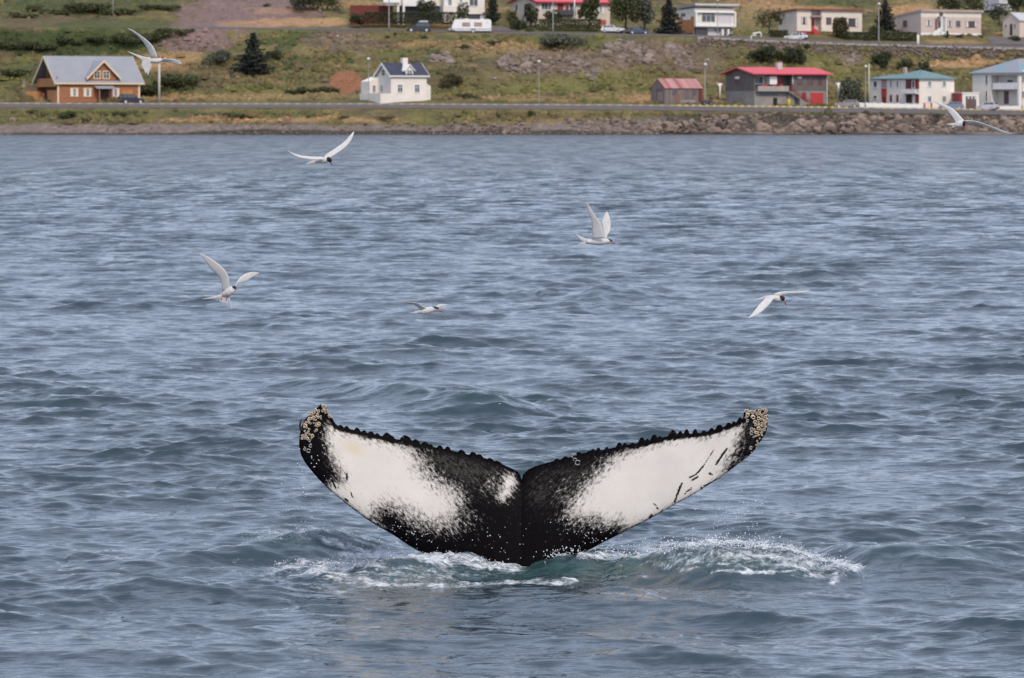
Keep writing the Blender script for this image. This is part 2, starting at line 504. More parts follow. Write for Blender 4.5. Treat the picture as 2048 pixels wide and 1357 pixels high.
knob_r = [(c[0], h, w) for c, h, w in zip(RT([(300,0),(355,0),(440,0),(510,0),(535,0),(570,0),(625,0),(705,0),(740,0),(790,0),(850,0),(885,0),(930,0),(965,0),(1050,0),(1100,0),(1140,0),(1195,0),(1250,0),(1300,0),(1350,0),(1410,0),(1445,0),(1482,0)]),
          [3,4,5,3,5,6,4,8,5,3,10,5,10,4,11,7,10,8,4,5,7,5,4,6], [4,4,4,3,3,3,3,4,3,3,5,3,5,3,6,4,4,4,3,4,5,4,3,4])]

NU, NV = 230, 46
def lobe(trail, lead, knobs, kw):
    A, ua, _ = resample(trail, NU); B, ub, _ = resample(lead, NU)
    # keep the two curves in step: the root half of the leading edge belongs to the tail stock
    tA = np.linspace(0, 1, NU)**1.0
    kn = np.zeros(NU)
    for c, h, w in knobs:
        kn = np.maximum(kn, h*np.clip(1-np.abs((A[:, 0]-c)/(w*kw))**2.2, 0, 1)**0.7)
    kn += 0.8*(vnoise(A[:, 0]/3.0, A[:, 0]*0, 5)-.3)*(np.abs(A[:, 0]-1043) > 25)
    v = np.linspace(0, 1, NV)
    v = v + 0.0*v
    G = A[:, None, :]*(1-v)[None, :, None]+B[:, None, :]*v[None, :, None]
    G[:, :, 1] -= kn[:, None]*((1-v)**26)[None, :]
    c = 1-v
    c = np.clip(c, 0, 1)
    prof = 5*(0.2969*np.sqrt(c)-0.1260*c-0.3516*c**2+0.2843*c**3-0.1036*c**4)
    prof = prof/prof.max()
    chord = np.hypot(*(A-B).T)*WHALE_Y/F
    side = np.abs(A[:, 0]-1043)/440.0
    half = np.clip(0.085*chord, 0.006, 0.16)*(1-0.35*side)
    th = half[:, None]*(0.06*(1-np.abs(2*v-1)**8)[None, :]+prof[None, :])
    th *= (1-(1-0.0)*(np.maximum(0, np.abs(2*v-1)-0.985)/0.015))[None, :]
    return G, th

def whale_material():
    t = NT('whale_skin')
    w = t.attr('white').outputs['Fac']; gr = t.attr('smear').outputs['Fac']; ochre = t.attr('ochre').outputs['Fac']
    v = t.coords((1, 1, 1))
    # streaks run along the flukes, up and outwards
    tc = t.n.new('ShaderNodeTexCoord'); sp = t.n.new('ShaderNodeSeparateXYZ'); cb = t.n.new('ShaderNodeCombineXYZ')
    t.l.new(tc.outputs['Object'], sp.inputs[0]); t.l.new(t.math('ABSOLUTE', sp.outputs['X']), cb.inputs['X']); t.l.new(sp.outputs['Y'], cb.inputs['Y']); t.l.new(sp.outputs['Z'], cb.inputs['Z'])
    m0 = t.n.new('ShaderNodeMapping'); m0.inputs['Rotation'].default_value = (0, math.radians(-42), 0)
    mp = t.n.new('ShaderNodeMapping'); mp.inputs['Scale'].default_value = (2.1, 1, 0.9)
    t.l.new(cb.outputs[0], m0.inputs['Vector']); t.l.new(m0.outputs['Vector'], mp.inputs['Vector'])
    n1 = t.noise(24, 7, mp.outputs['Vector'], 0.72, 0.3)
    n2 = t.noise(110, 4, v, 0.7)
    nn = t.math('ADD', t.math('MULTIPLY', n1, 0.72), t.math('MULTIPLY', n2, 0.28))
    m = t.rng(t.math('ADD', w, t.math('MULTIPLY', t.math('SUBTRACT', nn, 0.5), 2.5)), 0.22, 0.80, 0, 1, True)
    sm = t.rng(nn, 0.44, 0.72, 0, 0.20)
    m = t.math('MAXIMUM', m, t.math('MULTIPLY', sm, gr))
    n3 = t.noise(4, 4, v)
    white = t.mix(t.rng(n3, 0.3, 0.7), (0.55, 0.51, 0.465), (0.62, 0.58, 0.53))
    white = t.mix(t.math('MULTIPLY', ochre, 0.6), white, (0.55, 0.45, 0.28))
    t.l.new(t.mix(m, (0.0032, 0.0027, 0.0033), white), t.bsdf.inputs['Base Color'])
    t.bsdf.inputs['Roughness'].default_value = 0.45
    t.bsdf.inputs['Specular IOR Level'].default_value = 0.02
    t.l.new(t.bump(n1, 0.15, 0.01), t.bsdf.inputs['Normal'])
    return t.mat

def whale_pigment(px, py):
    wl_ = LT([(325,225),(420,262),(560,292),(650,312),(760,330),(840,372),(900,470),(980,570),(1070,625),(1150,670),(1150,760),(1120,850),(1030,860),(900,835),(780,775),(700,735),(620,760),(585,830),(640,900),(545,850),(400,740),(290,660),(330,610),(395,600),(395,540),(350,470),(325,400),(302,310)])
    wr_ = RT([(1490,215),(1400,250),(1300,290),(1200,300),(1100,300),(1000,325),(900,352),(800,380),(700,430),(600,510),(520,590),(450,680),(390,750),(400,815),(480,830),(600,842),(700,850),(770,905),(850,880),(970,815),(1115,735),(1245,660),(1350,590),(1400,490),(1440,400),(1480,300)])
    notch = LT([(1460,540),(1525,560),(1522,610),(1490,670),(1440,715),(1410,690),(1440,600)])
    def soft(poly, w): return np.clip(0.5+sdf(px, py, poly)/(2*w), 0, 1)
    lx = np.clip((px-640)/200, 0, 1)
    a = soft(wl_, 20+24*lx)
    b = soft(wr_, 40-18*np.clip((px-1150)/200, 0, 1))
    w = np.maximum(a, b)
    w = np.maximum(w, soft(notch, 17)*0.95)
    for gx, gy, gw, gh, lv in ((984, 968, 34, 30, .36), (930, 1035, 30, 34, .34), (700, 1015, 50, 16, .42), (1130, 985, 34, 40, .30), (1465, 905, 26, 34, .42), (840, 905, 40, 14, .34)):
        w = np.maximum(w, lv*np.exp(-((px-gx)/gw)**2-((py-gy)/gh)**2))
    # dark scars and spots on the white
    for pts, wd in ([LT([(432,540),(434,575)]), 2.6], [LT([(340,585),(358,628)]), 2.5], [RT([(1160,565),(1200,545),(1245,495)]), 2.0], [RT([(1245,495),(1300,410),(1320,380)]), 1.0],
                    [RT([(1170,582),(1215,560)]), 1.8], [RT([(1130,665),(1175,630)]), 1.3], [RT([(1062,725),(1085,660),(1110,600)]), 2.2], [RT([(1290,540),(1300,545)]), 3.0],
                    [RT([(1230,630),(1234,634)]), 1.8], [RT([(900,835),(915,805)]), 2.6], [RT([(490,850),(540,810)]), 1.6], [RT([(1330,480),(1400,380)]), 2.2], [RT([(1250,620),(1300,600),(1360,565)]), 1.7],
                    [RT([(930,730),(960,775)]), 1.4], [LT([(460,660),(470,690)]), 1.6], [LT([(420,705),(440,720)]), 1.4]):
        d = seg_dist(px, py, pts)
        w = np.minimum(w, 1-1.1*np.exp(-(d/wd)**2)) if wd else w
    # black rim along the serrated trailing edge comes from trail distance
    dt = np.minimum(seg_dist(px, py, trail_l), seg_dist(px, py, trail_r))
    w = np.minimum(w, np.clip((dt-5)/9.0, 0, 1))
    sm = np.maximum(np.exp(-((px-915)/95)**2-((py-(935+(px-915)*.28))/34)**2), np.exp(-((px-1150)/75)**2-((py-975)/45)**2)*0.8)
    sm = np.maximum(sm, 0.8*np.exp(-((px-1078)/22)**2-((py-985)/26)**2))
    sm = np.maximum(sm, 0.7*np.exp(-((px-668)/16)**2-((py-872)/50)**2))
    sm = np.maximum(sm, 0.7*np.exp(-((px-1490)/22)**2-((py-860)/35)**2))
    sm *= np.clip((dt-6)/10, 0, 1)
    oc = np.exp(-((px-708)/22)**2-((py-(898+(px-708)*.35))/12)**2)
    return w, sm, oc

def build_whale():
    root = empty('humpback_whale', P(1040, 1132, WHALE_Y))
    tag(root, 'humpback whale tail flukes with white underside rising from foaming water', 'whale')
    GL, tl = lobe(trail_l, lead_l, knob_l, 1.5); GR_, tr = lobe(trail_r, lead_r, knob_r, 1.35)
    G = np.concatenate([GL[::-1], GR_[1:]], 0); th = np.concatenate([tl[::-1], tr[1:]], 0)
    kk = np.exp(-(np.arange(-20, 21)/9.0)**2); kk /= kk.sum(); tp = np.pad(th, ((20, 20), (0, 0)), 'edge')
    th = sum(kk[i]*tp[i:i+len(th)] for i in range(41))
    n = len(G)
    px, py = G[..., 0], G[..., 1]
    out = np.abs(px-1043)/450.0
    Yc = WHALE_Y + 0.12 + 0.55*((1132-py)/300.0)*0.5 - 0.22*out**2     # leans back, tips curl towards us
    allV = []
    for sgn in (-1, 1):
        Y = Yc + sgn*th
        X = (px-1024)/F*Yc; Z = CAMH-(py-HOR)/F*Yc
        allV.append(np.stack([X, Y, Z], -1).reshape(-1, 3))
    V = np.concatenate(allV, 0) - np.array(root.location)
    idx = np.arange(n*NV).reshape(n, NV)
    f = np.stack([idx[:-1, :-1], idx[1:, :-1], idx[1:, 1:], idx[:-1, 1:]], -1).reshape(-1, 4)
    fb = f[:, ::-1] + n*NV
    rim = []
    ring = list(idx[:, 0]) + list(idx[-1, 1:]) + list(idx[::-1, -1][1:]) + list(idx[0, ::-1][1:-1])
    for a, b in zip(ring, ring[1:]+ring[:1]):
        rim.append((a, a+n*NV, b+n*NV, b))
    me = np_mesh('fluke', V, np.concatenate([f, fb, np.array(rim)], 0), whale_material())
    w, sm, oc = whale_pigment(px.ravel(), py.ravel())
    set_attr(me, 'white', np.concatenate([w, w*0])); set_attr(me, 'smear', np.concatenate([sm, sm*0])); set_attr(me, 'ochre', np.concatenate([oc, oc*0]))
    bm = bmesh.new(); bm.from_mesh(me)
    bmesh.ops.remove_doubles(bm, verts=bm.verts, dist=0.0008)
    bmesh.ops.recalc_face_normals(bm, faces=bm.faces); bm.to_mesh(me); bm.free()
    fl = link('fluke', me, root)
    for p in me.polygons: p.use_smooth = True

    # surface lookup for what grows on the skin
    def front(qx, qy):
        d = (px-qx)**2+(py-qy)**2
        i = np.unravel_index(np.argmin(d), d.shape)
        Y = Yc[i]-th[i]
        return Vector(((qx-1024)/F*Yc[i], Y, CAMH-(qy-HOR)/F*Yc[i]))
    # barnacles: cones with a crater
    bmat = island('barnacle_shell', (0.30, 0.21, 0.125), (0.72, 0.63, 0.49), 0.8)
    hole = simple('barnacle_hole', (0.09, 0.05, 0.035), 0.9)
    meshes = []
    for k in range(5):
        R = random.Random(k)
        mb = MB(); nseg = 9
        prof = [(1.0, 0.0), (0.90, 0.40), (0.66, 0.95), (0.50, 0.85), (0.40, 0.35)]
        jit = [1+R.uniform(-.16, .16) for _ in range(nseg)]
        vs = []
        for r, h in prof:
            for s in range(nseg):
                a = 2*math.pi*s/nseg
                vs.append((r*jit[s]*math.cos(a), -h, r*jit[s]*math.sin(a)))
        fs = []
        for i in range(len(prof)-1):
            for s in range(nseg):
                s2 = (s+1) % nseg
                fs.append((i*nseg+s, i*nseg+s2, (i+1)*nseg+s2, (i+1)*nseg+s))
        mb.add(vs, fs, 0)
        mb.add(vs[-nseg:], [tuple(range(nseg))], 1)
        meshes.append(mb.mesh('barnacle', [bmat, hole], False))
    BL = lambda L: [(580+x/9.045, 790+y/9.045, r/9.045) for x, y, r in L]
    BR = lambda L: [(1380+x/9.045, 790+y/9.045, r/9.045) for x, y, r in L]
    spots = BL([(595,205,34),(645,215,22),(600,280,34),(640,320,22),(650,270,20),(465,275,28),(515,298,32),(430,322,32),(392,352,32),(345,375,24),(335,330,20),(500,350,26),(470,390,26),(510,405,28),(552,390,22),(420,400,26),(380,430,30),(345,425,22),(465,455,22),(430,440,22),(330,450,22),(340,495,26),(370,520,20),(290,500,24),(290,550,30),(260,530,22),(300,590,22),(260,580,22),(480,525,28),(515,505,24),(540,520,22),(500,555,26),(530,555,20),(460,560,18),(480,640,28),(450,660,18),(345,620,22),(330,670,26),(290,705,26),(350,715,22),(405,740,36),(230,740,30),(260,760,22),(220,790,26),(270,790,24),(320,790,30),(300,750,22),(715,388,32),(755,408,20),(390,785,16),(430,510,16),(270,650,18),(560,430,16),(190,580,24),(205,560,18)])
    spots += BR([(1010,295,34),(1045,285,22),(1085,310,28),(1175,310,28),(1040,365,40),(1015,415,24),(1135,345,24),(1140,405,42),(1215,350,32),(1250,290,34),(1300,265,26),(1345,265,28),(1385,285,24),(1365,320,26),(1275,355,26),(1300,375,24),(1360,395,32),(1240,430,36),(1285,440,26),(1320,440,24),(1385,440,26),(1340,475,28),(1175,490,36),(1240,500,26),(1185,540,30),(1245,545,28),(1300,515,24),(1375,490,24),(1350,530,28),(1300,560,26),(1235,605,36),(1270,625,26),(1160,630,24),(1185,680,32),(1230,680,24),(1335,630,34),(1310,660,24),(1365,580,24),(1285,690,24),(1240,725,24),(1190,745,24),(1300,730,22),(1215,840,22),(1260,790,18),(1150,760,18),(1200,910,20),(1230,880,16),(1190,950,16),(1110,1040,14),(1260,330,20),(1120,290,16),(1330,340,20),(1390,370,18)])
    for i, (qx, qy, r) in enumerate(spots):
        o = link('barnacle', meshes[i % 5], fl)
        p = front(qx, qy)
        rad = r/F*WHALE_Y*1.05
        o.location = p - root.location + Vector((0, 0.002, 0))
        o.scale = (rad, rad*random.uniform(0.9, 1.3), rad)
        o.rotation_euler = (random.uniform(-.25, .25), random.uniform(0, 6.28), random.uniform(-.25, .25))
    # white scar rings left by old barnacles
    ring_mat = simple('barnacle_scar', (0.42, 0.42, 0.42), 0.7)
    for qx, qy, r in BL([(370,920,26),(340,1010,34),(270,980,24),(360,830,18)])+BR([(1110,620,26),(1110,690,28),(1100,960,26),(1040,470,24)])+[(1148,912,5),(1155,925,5),(1150,920,3.5)]:
        p = front(qx, qy); rad = r/F*WHALE_Y
        mb = MB()
        pts = [p-root.location+Vector((rad*math.cos(a), -0.003, rad*math.sin(a)*random.uniform(.8, 1.1))) for a in np.linspace(0.3, 5.6, 10)]
        mb.tube(pts, [0.0045]*10, 5)
        mb.build('barnacle_scar', ring_mat, fl, True)
    goose = MB()
    g = [P(604, 862, WHALE_Y-0.1), P(600, 852, WHALE_Y-0.1), P(601, 844, WHALE_Y-0.1), P(603, 838, WHALE_Y-0.1)]
    goose.tube([p-root.location for p in g], [0.016, 0.012, 0.009, 0.004], 7)
    goose.build('goose_barnacle', simple('goose_barnacle_skin', (0.03, 0.022, 0.02), 0.5), fl, True)
    return root, front

WHALE, whale_front = build_whale()

# drops thrown up and running off the flukes
def build_drops():
    R = np.random.RandomState(8)
    c = []
    # clinging to / falling in front of the dark base
    for _ in range(60):
        c.append((R.normal(1000, 110), R.uniform(1035, 1120), WHALE_Y-0.25-R.uniform(0, .35), R.uniform(.5, 1.5)))
    for _ in range(60): c.append((R.normal(830, 35), R.normal(1065, 22), WHALE_Y-.3, R.uniform(.5, 1.6)))
    for _ in range(50): c.append((R.normal(1185, 28), R.normal(1070, 18), WHALE_Y-.3, R.uniform(.5, 1.7)))
    for _ in range(26): c.append((R.normal(622, 14), R.uniform(860, 960), WHALE_Y-.35, R.uniform(.8, 1.5)))
    for _ in range(60): c.append((R.normal(600, 22), R.uniform(950, 1060), WHALE_Y-.2, R.uniform(.5, 1.2)))
    for _ in range(70): c.append((R.normal(1500, 28), R.normal(1040, 28), WHALE_Y-.6, R.uniform(.5, 1.5)))
    for _ in range(40): c.append((R.normal(1440, 40), R.normal(1010, 22), WHALE_Y-.3, R.uniform(.5, 1.2)))
    # crest of the right hand splash
    cr = np.array([(1190,1108),(1280,1102),(1350,1092),(1430,1084),(1510,1088),(1580,1096),(1620,1110),(1680,1128),(1720,1140)])
    for _ in range(1000):
        x = R.uniform(1190, 1710) if R.rand() < .6 else R.normal(1490, 70)
        y = np.interp(x, cr[:, 0], cr[:, 1]) + 6 - np.abs(R.exponential(7)) + R.normal(0, 3)
        c.append((x, y, 36.45+R.normal(0, .1), R.uniform(.5, 2.0)))
    for _ in range(240):
        x = R.uniform(845, 1035); y = np.interp(x, [845, 900, 960, 1035], [1112, 1108, 1118, 1135])+R.uniform(-6, 26)
        c.append((x, y, 37.25+R.normal(0, .1), R.uniform(.5, 1.8)))
    for _ in range(120):
        x = R.uniform(1085, 1200); y = np.interp(x, [1085, 1130, 1200], [1112, 1100, 1112])+R.normal(2, 5)
        c.append((x, y, 37.25+R.normal(0, .1), R.uniform(.5, 1.8)))
    for _ in range(220):
        x = R.uniform(545, 860); y = np.interp(x, [545, 640, 860], [1138, 1130, 1116])+R.normal(-2, 7)
        c.append((x, y, 37.1+R.normal(0, .2), R.uniform(.5, 1.5)))
    for _ in range(160):
        x = R.uniform(480, 760); y = np.interp(x, [480, 640, 760], [1078, 1054, 1074])+R.normal(0, 6)
        c.append((x, y, 38.2+R.normal(0, .1), R.uniform(.4, 1.2)))
    o8 = np.array([(1,0,0),(-1,0,0),(0,1,0),(0,-1,0),(0,0,1),(0,0,-1)], float)
    f8 = np.array([(0,2,4),(2,1,4),(1,3,4),(3,0,4),(2,0,5),(1,2,5),(3,1,5),(0,3,5)])
    V, Q = [], []
    for i, (x, y, Y, r) in enumerate(c):
        p = np.array(P(x, y, Y)); rr = r*0.85*Y/F
        s = np.array([R.uniform(.7, 1.3), 1, R.uniform(.8, 1.6)])*rr
        V.append(o8*s+p); Q.append(f8+6*i)
    t = NT('water_drop')
    t.bsdf.inputs['Base Color'].default_value = (0.78, 0.80, 0.82, 1); t.bsdf.inputs['Roughness'].default_value = 0.25
    me = np_mesh('spray_drops', np.concatenate(V), np.concatenate(Q), t.mat, True)
    tag(link('spray_drops', me), 'white spray drops flying off the whale tail and splash', kind='stuff')
build_drops()
# ------------------------------------------------------------------ the far shore: ground
CX = np.array([-6000, -600, 0, 350, 700, 1000, 1200, 1400, 1500, 1700, 2048, 2650, 8000], float)
def col_row(Y, vals):
    """vals: photo rows at px 0,350,700,1000,1200,1400,1500,1700,2048"""
    v = np.array(vals, float)
    full = np.concatenate([[v[0], v[0]], v, [v[-1]+8, v[-1]+12]])
    return Y, full
KERB = [208, 209, 209, 210.5, 211.3, 213, 214.2, 216.8, 222]     # back edge of the shore road
NEAR = [216.5, 216.5, 216.5, 218.5, 220.5, 222.5, 223.5, 226, 231]  # its sea edge
ROADU = [55, 57, 61.5, 68, 71, 74.5, 80, 87.5, 96]                # sea edge of the upper road
def flat(z, Y): return [HOR+(CAMH-z)*F/Y]*9
ROWS = [
 col_row(690, flat(-2.0, 690)), col_row(706, flat(-0.35, 706)), col_row(709, flat(0.15, 709)),
 col_row(713.5, [258,258,257,258,257,255,254,254,256]),
 col_row(718.0, [244,244,243,245,243,241,241,241,243]),
 col_row(722.0, [226,226,226,228,229,230,231,232,236]),
 col_row(723.6, NEAR), col_row(730.6, [k+1.0 for k in KERB]), col_row(731.4, [k-0.8 for k in KERB]),
 col_row(735.0, [206.5,206,202,206.5,207.5,208.5,212.5,216,220.5]),
 col_row(737.0, [205,204,199,205,206.5,207,211.5,215.5,220]),
 col_row(748.0, [198,194,190,186,184,195,203,209,213]),
 col_row(760.0, [143,135,132,126,122,136,150,160,168]),
 col_row(773.0, [76,70,67,73,76,92,99,108,121]),
 col_row(774.6, ROADU),
 col_row(780.0, [49,53,58,63.5,67,70.5,76,83.5,92]),
 col_row(786.0, [38,44,48,52,57,72,71,68.5,76]),
 col_row(800.0, [15,18,30,40,50,66,64,58,64]),
 col_row(830.0, [-25,-28,-20,-10,-8,2,0,-5,0]),
 col_row(900.0, [-70,-70,-60,-50,-45,-45,-45,-45,-45]),
 col_row(1000.0, [-85]*9), col_row(1300.0, [-80]*9),
]
RY = np.array([r[0] for r in ROWS])
RZ = np.array([CAMH-(r[1]-HOR)/F*r[0] for r in ROWS])       # heights at the columns
ROAD_BANDS = [(722.6, 736.5), (773.2, 787.0)]

def ground_z(X, Y, rough=True):
    X = np.asarray(X, float); Y = np.asarray(Y, float)
    bx = 1024+X/Y*F
    # bilinear in (bearing, depth)
    j = np.clip(np.searchsorted(CX, bx)-1, 0, len(CX)-2); tj = np.clip((bx-CX[j])/(CX[j+1]-CX[j]), 0, 1)
    i = np.clip(np.searchsorted(RY, Y)-1, 0, len(RY)-2); ti = np.clip((Y-RY[i])/(RY[i+1]-RY[i]), 0, 1)
    z = (RZ[i, j]*(1-tj)+RZ[i, j+1]*tj)*(1-ti)+(RZ[i+1, j]*(1-tj)+RZ[i+1, j+1]*tj)*ti
    if rough:
        m = np.ones_like(z)
        for a, b in ROAD_BANDS:
            m *= 1-smooth01((Y-a+1.0)/1.0)*smooth01((b+1.0-Y)/1.0)*0.97
        m *= smooth01((Y-706)/6)*0.8+0.2
        z = z+m*((fbm(X/7, Y/7, 2, 4)-.5)*1.8+(fbm(X/1.3, Y/1.3, 7, 3)-.5)*0.45)
        # hummocks in the hillside
        z = z+m*smooth01((Y-745)/10)*smooth01((776-Y)/8)*(fbm(X/16, Y/9, 12, 3)-.5)*3.0
    return z

def ground_pt(px, Y):
    X = (px-1024)/F*Y
    return Vector((X, Y, float(ground_z(np.array([X]), np.array([Y]))[0])))

C_GRASS = np.array([0.150, 0.118, 0.060]); C_GREEN = np.array([0.072, 0.088, 0.040]); C_STRAW = np.array([0.29, 0.195, 0.11])
C_BROWN = np.array([0.130, 0.092, 0.066]); C_SCREE = np.array([0.225, 0.140, 0.148]); C_RED = np.array([0.29, 0.122, 0.082])
C_LIME = np.array([0.175, 0.155, 0.060]); C_BEACH = np.array([0.215, 0.160, 0.162]); C_WEED = np.array([0.055, 0.040, 0.034])
C_ORANGE = np.array([0.44, 0.245, 0.148])
def ell(px, py, cx, cy, rx, ry, n):
    d = np.sqrt(((px-cx)/rx)**2+((py-cy)/ry)**2)
    return smooth01((1.25-d+(n-.5)*1.3)/0.5)

def ground_col(px, py, X, Y):
    """what grows or lies at each place, plus shade painted in under the boulders"""
    n = fbm(X/5.0, Y/3.2, 40, 4); n2 = fbm(X/1.7, Y/1.3, 41, 4); n3 = fbm(X/14, Y/7, 42, 3); n4 = fbm(X/0.6, Y/0.5, 44, 2)
    def lerp(a, b, t): return a*(1-t[:, None])+b*t[:, None]
    c = lerp(np.tile(C_GRASS, (len(px), 1)), C_BROWN, smooth01((n-.42)/.22)*.85)
    c = lerp(c, C_GREEN, smooth01((n2*.6+n3*.4-.50)/.10)*.75)
    c = lerp(c, C_STRAW, smooth01((fbm(X/4, Y/1.6, 45, 4)-.55)/.1)*.45)
    c = lerp(c, C_LIME, smooth01((fbm(X/6, Y/3, 46, 3)-.60)/.08)*.5)
    for cx, cy, rx, ry, col, s in [
        (150,84,230,26,C_GREEN*.75,.95), (60,40,160,14,C_BROWN,.6), (150,14,200,16,C_GREEN*.9,.6), (240,60,150,24,C_GREEN,.55), (60,150,70,26,C_GREEN,.6), (330,170,80,24,C_GREEN,.55), (20,158,30,8,C_LIME,.9), (70,118,30,6,C_LIME,.7),
        (440,30,75,38,C_SCREE,.97), (530,22,110,32,C_SCREE,.92), (400,62,60,22,C_SCREE,.9), (370,88,60,20,C_SCREE,.8), (560,8,90,14,C_SCREE,.6), (420,85,60,14,C_SCREE,.7),
        (600,45,95,8,C_ORANGE,.85), (500,50,70,9,C_ORANGE,.55), (655,44,40,8,C_ORANGE,.9), (335,128,52,14,C_ORANGE,.75), (350,112,60,8,C_ORANGE,.5), (690,8,90,9,C_ORANGE,.5), (560,22,60,7,C_ORANGE,.45),
        (600,190,160,8,C_STRAW,.6), (450,196,190,6,C_STRAW,.75), (330,195,70,7,C_ORANGE,.5), (430,165,50,14,C_BROWN,.7), (520,178,70,12,C_LIME,.5), (400,140,70,16,C_BROWN,.5),
        (700,85,80,22,C_SCREE,.45), (800,72,70,14,C_GRASS,.6), (880,90,90,8,C_ORANGE,.35), (1000,92,80,8,C_ORANGE,.5), (1050,102,130,10,C_STRAW,.55), (1230,88,60,8,C_LIME,.4),
        (1010,175,160,16,C_LIME,.45), (900,150,80,30,C_BROWN,.35), (1180,165,120,20,C_LIME,.45), (1060,197,160,5,C_ORANGE,.35), (1280,198,40,8,C_ORANGE,.8), (1240,190,80,8,C_STRAW,.45),
        (1120,125,120,24,C_SCREE,.5), (1290,105,70,24,C_SCREE,.5), (1390,115,60,26,C_SCREE,.45), (1440,110,50,14,C_BROWN,.6), (1480,200,60,7,C_ORANGE,.6),
        (1690,115,60,22,C_LIME,.55), (1650,135,90,22,C_LIME,.45), (1700,120,30,14,C_SCREE,.5), (1900,130,60,7,C_ORANGE,.85), (1930,150,60,14,C_GRASS,.6), (1870,170,60,22,C_GRASS,.6), (1960,125,40,6,C_ORANGE,.6),
        (1530,8,80,12,C_ORANGE,.6), (1480,22,50,14,C_STRAW,.6), (1620,16,80,5,C_ORANGE,.8), (1820,20,60,12,C_ORANGE,.95), (1850,6,60,8,C_STRAW,.6), (1650,6,70,8,C_GREEN,.6), (1720,8,40,8,C_GREEN,.6), (1500,40,40,18,C_STRAW,.6),
        (1900,84,70,4,C_ORANGE,.5), (2030,66,40,5,C_ORANGE,.5), (2000,50,30,10,C_GREEN,.5), (960,20,50,10,C_ORANGE,.35), (900,52,60,5,C_ORANGE,.5),
        (200,228,260,8,C_GREEN,.45), (440,240,130,5,C_ORANGE,.6), (650,240,160,5,C_ORANGE,.6), (830,243,60,4,C_LIME,.4), (1120,245,120,6,C_ORANGE,.3), (150,240,120,5,C_LIME,.4), (560,226,120,6,C_LIME,.35)]:
        c = lerp(c, col, ell(px, py, cx, cy, rx, ry, n2)*s)
    red = ell(px, py, 692, 166, 33, 25, n2*.5+.25)
    c = lerp(c, C_RED, red*.95)
    # lawn green by the white cottage
    c = lerp(c, C_GREEN*1.15, ell(px, py, 800, 201, 70, 4, n2)*.8)
    lb = np.interp(px, [0, 600, 900, 1050, 1200, 1500, 2048], [247, 247, 249, 247, 238, 226, 236])
    beach = smooth01((py-lb+(n2-.5)*12)/5)
    c = lerp(c, C_BEACH*(0.75+.5*n4[:, None]), beach)
    weed = smooth01((py-np.interp(px, [0, 350, 450, 1000, 1300, 1500, 2048], [266, 265, 258.5, 260, 263, 265, 266.5])+(n-.5)*9)/3)
    c = lerp(c, C_WEED*(0.8+.6*n4[:, None]), weed*.9)
    c = lerp(c, C_BEACH*1.15, smooth01((py-np.interp(px, [0, 350, 2048], [266, 300, 300]))/2)*.5)
    c = lerp(c, np.array([.055, .042, .035]), smooth01((px-1250)/150)*smooth01((py-227)/4)*smooth01((266-py)/4)*.8)  # painted shade: ground darkened so the gaps between the boulders look deep
    return np.clip(c*np.array([.80, .865, .74])*(0.80+0.45*n4[:, None]), 0.01, 0.9)

def ground_material():
    t = NT('hillside_ground')
    a = t.attr('col')
    v = t.coords((1, 1, 1))
    n = t.noise(1.6, 6, v, 0.7)
    hv = t.new('ShaderNodeHueSaturation'); t.l.new(a.outputs['Color'], hv.inputs['Color'])
    t.l.new(t.rng(n, 0.25, 0.75, 0.62, 1.38), hv.inputs['Value'])
    t.l.new(hv.outputs['Color'], t.bsdf.inputs['Base Color'])
    t.bsdf.inputs['Roughness'].default_value = 0.95
    t.bsdf.inputs['Specular IOR Level'].default_value = 0.1
    t.l.new(t.bump(n, 0.7, 0.25), t.bsdf.inputs['Normal'])
    return t.mat

def build_ground():
    core = np.arange(-560, 2620, 5.0)
    cols = np.concatenate([[-6000, -3500, -2000, -1200, -800], core, [2800, 3300, 4500, 8000]])
    rows = np.concatenate([[690, 698], np.arange(703, 800, 0.55), np.arange(800, 840, 1.5), np.geomspace(842, 1300, 30)])
    rows = np.unique(np.concatenate([rows, [722.0, 723.6, 730.6, 731.4, 773.0, 774.6, 780.0]]))
    B, Yg = np.meshgrid(cols, rows)
    X = (B-1024)/F*Yg
    x, y = X.ravel(), Yg.ravel()
    z = ground_z(x, y)
    z[y <= 692] = -3
    py = HOR+(CAMH-z)/y*F
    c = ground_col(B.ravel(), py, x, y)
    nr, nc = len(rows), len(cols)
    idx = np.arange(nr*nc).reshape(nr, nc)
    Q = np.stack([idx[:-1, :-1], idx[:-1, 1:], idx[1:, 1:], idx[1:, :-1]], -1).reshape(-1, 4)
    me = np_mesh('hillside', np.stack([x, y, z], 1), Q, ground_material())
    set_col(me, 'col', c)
    tag(link('hillside', me), kind='structure', label='grassy hillside and shore with bare earth and gravel patches')
build_ground()

